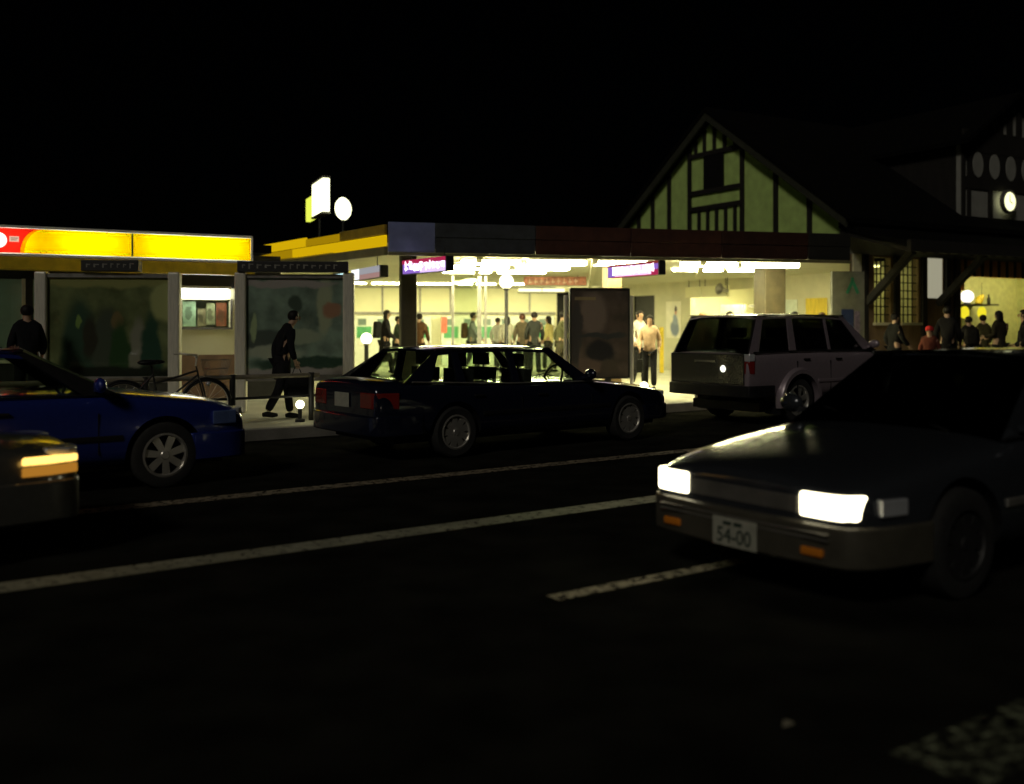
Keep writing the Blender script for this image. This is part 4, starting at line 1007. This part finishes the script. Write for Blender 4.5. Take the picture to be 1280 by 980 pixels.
# gable end wall (plane x = 0), polygons with openings below
def yz(pts, x0, x1, m=0, b=None):
    b = b or MB(); n = len(pts)
    vs = [(x0, y, z) for y, z in pts] + [(x1, y, z) for y, z in pts]
    b.add(vs, [tuple(range(n)), tuple(range(2*n-1,n-1,-1))] + [(i, i+n, (i+1)%n+n, (i+1)%n) for i in range(n)], m); return b
b = MB(); yz([(0,3.0),(HW,3.0),(HW,EZ),(HW/2,PZ),(0,EZ)], 0, .2, 0, b); b.build('gable_wall', M['plaster'], st)
b = MB()
for y0, y1, z0, z1 in ((0,2.95,FZ,3.0),(6.1,7.9,FZ,3.0),(9.25,HW,FZ,3.0),(7.9,9.25,2.55,3.0),(2.95,6.1,2.62,3.0)):
    b.box(0,.2,y0,y1,z0,z1)
b.build('end_wall', M['cream_dim'], st)
def gz(y): return EZ + (PZ - EZ) * (1 - abs(y - HW/2) / (HW/2))
tb = MB()
def tim(y0, z0, y1, z1, wd): tb.bar((-.03, y0, z0), (-.03, y1, z1), .09, wd, 0, up=(0,-(z1-z0),(y1-y0)) if abs(y1-y0) > 1e-6 else (0,1,0))
# verticals: widths run along y
for y in (1.15, 2.4, 3.75, 6.1, 7.1, 7.95, 8.7, 9.3):
    tb.box(-.07, .0, y-.07, y+.07, EZ-.5, gz(y)-.05)
for z in (6.80, 5.65, 5.15):
    tb.box(-.075, -.002, 3.79, 6.06, z-.07, z+.07)
for y in (4.05,4.5,4.95,5.4,5.8): tb.box(-.07, .0, y-.05, y+.05, 6.87, gz(y)-.04)
for y in (4.05,4.45,4.85,5.25,5.65): tb.box(-.07, .0, y-.05, y+.05, EZ-.3, 5.08)
tb.build('gable_timbers', M['timber'], st)
b = MB(); b.box(-.06,-.001,4.55,5.42,5.73,6.72); b.build('gable_window', M['black'], st)
b = MB()
for sgn, y0 in ((1, -.35), (-1, HW+.35)):
    b.bar((-.28, y0, EZ-.24+.02), (-.28, HW/2, PZ+.05), .10, .28, 0, up=(1,0,0)) if False else None
for (ya, yb_) in ((-.35, HW/2), (HW+.35, HW/2)):
    za, zb_ = EZ - .24, PZ + .02
    vs = [(-.34, ya, za-.12), (-.34, yb_, zb_-.14), (-.34, yb_, zb_+.14), (-.34, ya, za+.16)]
    b.add(vs + [(-.26, y, z) for _, y, z in vs], [(0,1,2,3),(7,6,5,4),(0,4,5,1),(1,5,6,2),(2,6,7,3),(3,7,4,0)])
b.build('bargeboard', M['barge'], st)
b = MB()
for (ya, yb_) in ((-.6, HW/2), (HW+.6, HW/2)):
    za = EZ - .24 - .17; zb_ = PZ + .05
    vs = [(-.38, ya, za+.14), (-.38, yb_, zb_+.10), (16, yb_, zb_+.10), (16, ya, za+.14)]
    b.add(vs + [(x, y, z+.14) for x, y, z in vs], [(0,1,2,3),(7,6,5,4),(0,4,5,1),(1,5,6,2),(2,6,7,3),(3,7,4,0)])
b.build('roof', M['roof'], st)
# upper front wall, lower front wall with openings
win = [(1.15,1.80,1.62,3.36), (2.20,2.92,1.62,3.36)]
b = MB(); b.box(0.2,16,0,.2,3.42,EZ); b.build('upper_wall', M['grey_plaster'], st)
b = MB()
b.box(.2,1.15,0,.2,FZ,3.42); b.box(1.8,2.2,0,.2,FZ,3.42); b.box(2.92,3.28,0,.2,FZ,3.42); b.box(1.15,1.8,0,.2,FZ,1.62); b.box(2.2,2.92,0,.2,FZ,1.62); b.box(1.15,1.8,0,.2,3.36,3.42); b.box(2.2,2.92,0,.2,3.36,3.42)
b.box(3.28,3.95,0,.2,FZ,2.3); b.box(3.95,4.75,0,.2,FZ,3.42)
MB().box(10.2,16,0,.2,FZ,3.42).build('front_wall', M['brown'], st)
b.build('front_wall', M['brown'], st)
b = MB(); b.box(3.29,3.94,.01,.12,2.31,3.41); b.build('white_panel', emit('backlit_panel', (.36,.34,.24), .9), st)
b = MB()
for x in (.75, 1.98, 3.1, 4.1, 4.5): b.box(x-.09, x+.09, -.09, -.001, FZ, 3.42)
b.build('front_timbers', M['timber'], st)
b = MB(); b.box(.30,.62,-.04,-.001,2.3,3.42); b.build('pale_post', M['cream'], st)
for (x0, x1, z0, z1) in win:
    b = MB(); b.box(x0, x1, .08, .09, z0, z1); wi = b.build('lattice_window', M['pane'], st)
    b = MB()
    for i in range(1, 4): b.box(x0+(x1-x0)*i/4-.012, x0+(x1-x0)*i/4+.012, .05,.078, z0, z1)
    for i in range(1, 8): b.box(x0, x1, .052,.076, z0+(z1-z0)*i/8-.012, z0+(z1-z0)*i/8+.012)
    b.build('lattice', M['timber'], wi)
    b = MB(); b.box(x0-.06,x1+.06,-.1,0,z0-.07,z0); b.build('sill', M['cream_dim'], wi)
# room behind the lattice windows
b = MB(); b.box(.25,3.2,3.0,3.1,FZ,3.4); b.box(3.2,3.27,.2,3.0,FZ,3.4); b.build('room_wall', M['cream'], st)
# pent roof with braces
b = MB(); vs = [(-.2,-2.1,3.44),(16,-2.1,3.44),(16,.0,4.06),(-.2,.0,4.06)]
b.add(vs + [(x,y,z+.16) for x,y,z in vs], [(3,2,1,0),(4,5,6,7),(0,1,5,4),(1,2,6,5),(2,3,7,6),(3,0,4,7)]); b.build('pent_roof', M['roof'], st)
b = MB()
for i in range(34):
    x = -.1 + .45*i; b.bar((x,-2.2,3.36),(x,-.001,3.98), .10, .12)
b.build('rafters', M['timber'], st)
b = MB(); b.box(-.2,16,-2.22,-2.105,3.33,3.62); b.build('eave_board', M['timber'], st)
for x in (.85, 3.72, 7.9, 11.4):
    b = MB(); b.bar((x,-.02,2.14),(x,-1.45,3.42), .17, .17); b.build('brace', M['timber'], st)
# oval gable
OX0, OX1, OP = 4.7, 9.0, 6.85
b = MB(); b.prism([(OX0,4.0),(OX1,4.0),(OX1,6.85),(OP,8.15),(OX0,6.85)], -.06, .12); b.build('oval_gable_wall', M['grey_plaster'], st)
t = MB(); F0, F1 = -.11, -.061
def oz(x): return 6.85 + 1.3*(1 - abs(x-OP)/(OP-OX0))
t.box(OX0,OX1,F0,F1,6.50,7.12); t.box(OX0,OX1,F0,F1,5.45,5.78); t.box(OX0,OX1,F0,F1,4.0,4.5)
xs_ = [5.05 + .45*i for i in range(9)]
for i, x in enumerate(xs_): t.box(x-.12, x+.12, F0, F1, 7.12, max(7.13, oz(x)-.02))
for x in (OX0+.03, 4.98, 8.72, OX1-.03): t.box(x-.07, x+.07, F0-.002, F1, 4.5, 6.7)
for x in (5.95, 7.75): t.box(x-.09, x+.09, F0, F1, 4.5, 5.45)
# oval band: dark board pierced by plaster ovals
t.box(4.98,8.72,F0+.01,F1,5.78,6.50)
t.build('oval_gable_timbers', M['timber'], st)
ov = MB()
for i in range(5):
    cx = 5.35 + .76*i
    ov.lathe([(.001,0),(1,0),(1,.02),(.001,.02)], 24, 0, Matrix.Translation((cx,-.102,6.14)) @ Matrix.Rotation(PI/2,4,'X') @ Matrix.Diagonal((.23,.36,1,1)))
ov.build('plaster_ovals', M['grey_plaster'], st)
b = MB()
for xa, za in ((OX0-.3,6.62),(OX1+.3,6.62)):
    vs = [(xa,-.45,za),(OP,-.45,8.2),(OP,6,8.2),(xa,6,za)]
    b.add(vs + [(x,y,z+.14) for x,y,z in vs], [(0,1,2,3),(7,6,5,4),(0,4,5,1),(1,5,6,2),(2,6,7,3),(3,7,4,0)])
b.build('oval_gable_roof', M['roof'], st)
b = MB(); b.box(OX0,OX1,.121,5.5,4.3,6.6); b.build('oval_gable_side', M['timber'], st)
# clock
ck = empty('clock', SB + Matrix.Rotation(A30,3,'Z') @ Vector((6.52,-.30,5.14)), A30); tag(ck, 'glowing round clock on the oval gable', 'clock')
RX = Matrix.Rotation(PI/2,4,'X')
b = MB(); b.lathe([(.001,.0),(.27,.0),(.27,.012),(.001,.012)], 32, 0, Matrix.Translation((0,-.0,0)) @ RX); b.build('dial', M['clock'], ck)
b = MB(); b.lathe([(.27,-.08),(.345,-.08),(.345,.03),(.31,.05),(.275,.03)], 32, 0, RX, close=True); b.build('rim', M['dull'], ck, smooth=40)
b = MB(); b.bar((0,-.02,0),(.0,-.02,.19), .022, .01, up=(0,1,0)); b.bar((0,-.024,0),(.13,-.024,-.06), .028, .01, up=(0,1,0)); b.build('hand', M['dark'], ck)
b = MB(); b.box(-.05,.05,.08,.2,-.05,.05); b.build('bracket', M['dark'], ck)
# kiosk in the front of the building
kio = empty('kiosk', SB, A30); tag(kio, 'bright kiosk under brown boards at the right of the station', 'kiosk')
b = MB(); b.box(4.76,10.19,-.02,.18,2.95,3.42); b.build('board_band', M['brown_wood'], kio)
for i in range(14): x = 4.9 + .38*i; MB().box(x-.04,x+.04,-.06,-.021,2.95,3.42).build('batten', M['timber'], kio)
b = MB(); b.box(4.76,10.19,1.8,1.9,FZ,3.4); b.box(4.76,4.85,.2,1.8,FZ,3.4); b.box(10.1,10.19,.2,1.8,FZ,3.4); b.box(4.76,10.19,.2,1.8,3.36,3.42); b.build('inner_wall', mat('kiosk_wall', (.62,.64,.36), .6, var=.12), kio)
b = MB(); b.box(4.9,10.1,-.25,.5,FZ,1.0); b.build('counter', M['brown'], kio, bevel=.02)
b = MB(); b.box(5.5,7.8,.9,1.25,2.16,2.20); b.box(5.5,7.8,1.2,1.79,2.15,2.16); b.build('shelf', M['dark'], kio)
cs = MB(); N = 8
for s0, xx in ((1, 4.86),):
    pts = [(xx,2.95),(xx,2.55)] + [(xx+.25-.25*math.cos(R(a)), 2.62+.28*math.sin(R(a))) for a in range(0,91,15)] + [(xx+.25,2.95)]
    cs.prism(pts, -.015, .17)
cs.build('corner_bracket', M['brown_wood'], kio)
kl = empty('kiosk_light', SB, A30); tag(kl, 'strip light across the kiosk ceiling', 'light')
b = MB(); b.box(5.0,10.0,.24,.40,3.20,3.27); b.build('diffuser', emit('kiosk_tube', (1,.97,.42), 15), kl)
b = MB(); b.box(4.95,10.05,.22,.43,3.272,3.30); b.build('housing', M['white'], kl)
def kitem(name, label, cat, fn, group=None):
    o = empty(name, SB, A30); tag(o, label, cat, group); fn(o)
for i, x in enumerate((5.75, 6.55)):
    def f(o, x=x):
        b = MB(); b.lathe([(.001,.0),(.20,.0),(.20,.03),(.001,.03)], 28, 0, Matrix.Translation((x,.62,1.93)) @ RX @ Matrix.Diagonal((1,.9,1,1))); b.build('disc', emit('lemon_disc', (1,.85,.03), .9), o)
        b = MB(); b.tube([(x,.61,2.1),(x,.61,2.82)], .006, 6); b.build('cord', M['dark'], o)
    kitem('disc_sign', ('left yellow disc hanging in the kiosk nearest its corner bracket','right yellow disc hanging in the kiosk under shelf middle')[i], 'disc sign', f, 'yellow discs in the kiosk')
def f(o):
    b = MB(); b.ball((6.42,1.0,2.42), .19, 0, 20, 12); b.build('globe', emit('kiosk_globe', (1,.95,.85), 1.8), o, smooth=80)
    b = MB(); b.lathe([(.09,2.2),(.11,2.2),(.07,2.25)], 16, 0, Matrix.Translation((6.42,1.0,0))); b.build('base', M['dark'], o)
kitem('globe_lantern', 'white globe lantern on the kiosk shelf', 'lantern', f)
def f(o):
    b = MB(); b.tube([(6.95,1.0,2.2),(7.0,1.0,2.34),(7.17,1.0,2.46)], [.10,.12,.05], 12); b.build('body', M['yellow_p'], o, smooth=60)
kitem('jug', 'yellow jug on the kiosk shelf beside the globe', 'jug', f)
def f(o):
    b = MB(); b.lathe([(.001,2.2),(.05,2.2),(.055,2.36),(.02,2.44),(.02,2.5),(.001,2.5)], 14, 0, Matrix.Translation((7.45,1.0,0))); b.build('glass', M['dark'], o, smooth=50)
kitem('bottle', 'dark bottle at the right end of the kiosk shelf', 'bottle', f)
def f(o):
    b = MB(); b.box(5.62,5.95,.9,1.1,2.2-.0,2.44); b.build('case', M['dark'], o, bevel=.01)
    b = MB(); b.box(5.66,5.91,.892,.899,2.23,2.41); b.build('front', mat('slate', (.06,.07,.07), .4), o)
# gate hall behind the end wall opening
gh = empty('gate_hall', SB, A30); tag(gh, 'bright ticket gate hall seen through the station end wall', 'hall')
b = MB(); b.box(4.5,4.6,2.0,7.5,FZ,2.95); b.box(.21,4.5,7.92,8.0,FZ,2.95); b.box(.21,4.5,2.0,2.1,FZ,2.95); b.build('wall', M['cream'], gh)
b = MB(); b.box(.21,4.6,2.0,8.0,2.86,2.96); b.build('ceiling', M['ceil'], gh)
for y in (3.5, 4.1, 4.75):
    b = MB(); b.box(1.5,1.62,y-.06,y+.06,FZ,2.86); b.build('post', M['brown'], gh)
b = MB(); b.box(1.4,1.5,3.0,5.0,2.1,2.2); b.build('lintel', M['dull'], gh)
b = MB(); b.box(1.1,1.25,4.95,5.95,FZ,2.2); b.build('pale_panel', mat('pale_door', (.60,.64,.48), .5), gh)
b = MB(); b.box(.215,.23,8.0,9.2,FZ,2.55); b.build('dark_door', M['dark'], gh)
hl = empty('hall_light', SB, A30); tag(hl, 'strip light inside the ticket gate hall', 'light')
b = MB(); b.box(.7,.85,2.6,6.0,2.80,2.845); b.build('diffuser', M['tube'], hl); b = MB(); b.box(.68,.87,2.58,6.02,2.846,2.86); b.build('housing', M['white'], hl)
b = MB(); b.box(2.0,2.2,3.0,7.0,2.80,2.845); b.build('diffuser', M['tube'], hl); b = MB(); b.box(1.98,2.22,2.98,7.02,2.846,2.86); b.build('housing', M['white'], hl)
rl = empty('room_light', SB, A30); tag(rl, 'warm strip light in the room behind the lattice windows', 'light')
b = MB(); b.box(.6,2.8,1.2,1.35,3.22,3.26); b.build('diffuser', emit('room_tube', (1,.85,.38), 14), rl); b = MB(); b.box(.58,2.82,1.18,1.37,3.261,3.3); b.build('housing', M['white'], rl)
# hanging white boxes before the gate
for i, (y0, y1) in enumerate(((5.05,5.75),(3.9,5.0))):
    o = empty('gate_sign', SB, A30); tag(o, ('smaller blank white sign box hanging left before the gates','longer blank white sign box hanging before the gates')[i], 'sign box', 'white sign boxes before the gates')
    b = MB(); b.box(-.5,-.38,y0,y1,2.40,2.72); b.build('case', M['cream'], o, bevel=.01)
    for y in (y0+.1, y1-.1):
        b = MB(); b.tube([(-.44,y,2.72),(-.44,y,CZ)], .012, 6); b.build('hanger', M['dark'], o)
o = empty('loudspeaker', SB, A30); tag(o, 'grey horn loudspeaker under the canopy by the brown column', 'loudspeaker')
b = MB(); b.lathe([(.05,0),(.06,.15),(.14,.30),(.17,.32),(.15,.31),(.05,.16)], 20, 0, Matrix.Translation((-.6,3.75,2.55)) @ Matrix.Rotation(R(-80),4,'Y')); b.build('horn', M['dull'], o, smooth=40)
b = MB(); b.tube([(-.6,3.75,2.58),(-.6,3.75,CZ)], .015, 6); b.build('bracket', M['dark'], o)
# posters and boards on the end wall
def wall_sheet(name, label, cat, y0, y1, z0, z1, m, group=None, x=-.02):
    b = MB(); b.box(x, -.001, y0, y1, z0, z1); o = b.build(name, m); o.location = SB; o.rotation_euler.z = A30; tag(o, label, cat, group); return o
pm = bpy.data.materials
def printed_y(name, base, blobs):
    m = printed(name, base, blobs, .5, .1)
    for n in m.node_tree.nodes:
        if n.type == 'MAPPING':
            l = n.inputs['Location'].default_value; s_ = n.inputs['Scale'].default_value
            yy, rx = l[0], s_[0]; n.inputs['Location'].default_value = (0, yy, l[2]); n.inputs['Scale'].default_value = (1e6, rx, s_[2])
    return m
wall_sheet('portrait_poster', 'white poster of a figure in blue on the station end wall', 'poster', 6.55, 7.28, 1.15, 2.32,
    printed_y('portrait_print', (.75,.72,.60), [(6.83,1.45,.22,.26,(.16,.20,.30)), (6.80,1.75,.13,.22,(.22,.27,.38)), (6.78,2.02,.08,.12,(.45,.24,.17)), (6.79,2.12,.09,.08,(.03,.02,.02))]))
wall_sheet('pale_poster', 'pale blank poster left of the yellow board', 'poster', 1.62, 2.2, 1.55, 2.26, mat('pale_sheet', (.62,.68,.60), .5, var=.1))
wall_sheet('yellow_board', 'yellow ribbed board on the station end wall', 'board', .55, 1.30, 1.55, 2.28, mat('yellow_board', (.62,.46,.04), .5, var=.3, scale=8, stretch=(1,6,.3)))
yp = tag(MB().box(-.06,.06,-.06,.06,0,1.35).build('yellow_post', M['yellow_p'], bevel=.02), 'yellow post left of the portrait poster', 'post'); yp.location = W(827, 29.5, FZ)
# street information board with a green mark
ib, L_ = board_root(1040, 1081, 22.6, R(10), 'information_board', 'grey information board with a green mark and dark blue panels', 'information board')
b = MB(); b.box(0,L_,0,.08,.6,2.62); b.build('panel', mat('board_grey', (.12,.12,.10), .6, var=.2), ib, bevel=.01)
b = MB(); x0 = L_*.62
b.bar((x0-.13,-.01,2.12),(x0+.01,-.01,2.42), .012, .06, up=(0,1,0)) if False else None
for (xa, za, xb, zb_) in ((x0-.14,2.12,x0,2.40),(x0+.14,2.12,x0,2.40),(x0,2.36,x0,2.48)):
    d_ = Vector((xb-xa,0,zb_-za)).normalized(); n_v = Vector((-d_.z,0,d_.x))*.035
    q = [Vector((xa,-.006,za)), Vector((xb,-.006,zb_))]
    b.add([q[0]-n_v, q[1]-n_v, q[1]+n_v, q[0]+n_v] + [v + Vector((0,.005,0)) for v in (q[0]-n_v, q[1]-n_v, q[1]+n_v, q[0]+n_v)], [(0,1,2,3),(7,6,5,4),(0,4,5,1),(1,5,6,2),(2,6,7,3),(3,7,4,0)])
b.build('green_mark', mat('mark_green', (.02,.16,.09), .5), ib)
b = MB(); b.box(.22,.52,-.008,-.001,.8,1.76); b.build('blue_panel', mat('deep_blue', (.02,.03,.09), .4), ib)
b = MB(); b.box(.55,.68,-.008,-.001,.8,1.72); b.build('mauve_panel', mat('mauve', (.12,.09,.15), .5, var=.5, scale=12), ib)
for x in (.06, L_-.06):
    b = MB(); b.box(x-.03,x+.03,.02,.06,0,.6); b.build('leg', M['dark'], ib)
# roof top signs
rsg = empty('roof_sign', W(401, 22.2, 0), R(112)); tag(rsg, 'white lit box sign on a pole above the canopy roof', 'roof sign')
b = MB(); b.box(-.50,.74,-.10,.06,4.02,4.75); b.build('face', M['sign_w'], rsg, bevel=.02)
b = MB(); b.box(.78,1.50,-.06,.06,3.98,4.52); b.build('side_face', M['sign_y'], rsg, bevel=.02)
b = MB(); b.box(-.52,.76,-.11,.07,4.755,4.80); b.box(-.52,.76,-.11,.07,3.975,4.015); b.build('frame', M['dull'], rsg)
b = MB(); b.tube([(.15,0,3.37),(.15,0,3.98)], .03, 10); b.build('pole', M['dark'], rsg, smooth=60)
dsn = empty('disc_lamp', W(429, 21.6, ZY(261, 21.6)), R(60)); tag(dsn, 'glowing white disc sign on the canopy roof', 'disc sign')
b = MB(); b.lathe([(.001,-.05),(.22,-.05),(.25,0),(.22,.05),(.001,.05)], 32, 0, Matrix.Rotation(R(8),4,'Y') @ RX); b.build('face', M['sign_w'], dsn, smooth=40)
b = MB(); b.tube([(0,0,-.24),(0,0,-(ZY(261,21.6)-3.37))], .025, 8); b.build('pole', M['dark'], dsn)
# small litter on the asphalt
b = MB(); b.add([(0,0,.0),(.05,.01,.012),(.055,.045,.003),(.015,.04,.016),(.03,.02,.02)], [(0,1,4),(1,2,4),(2,3,4),(3,0,4),(0,3,2,1)])
o = b.build('crumpled_paper', mat('paper_scrap', (.22,.2,.14), .8)); p = W(978, 1900/(911-408)); o.location = (p.x, p.y, .004); tag(o, 'scrap of pale paper lying on the dark road', 'litter')
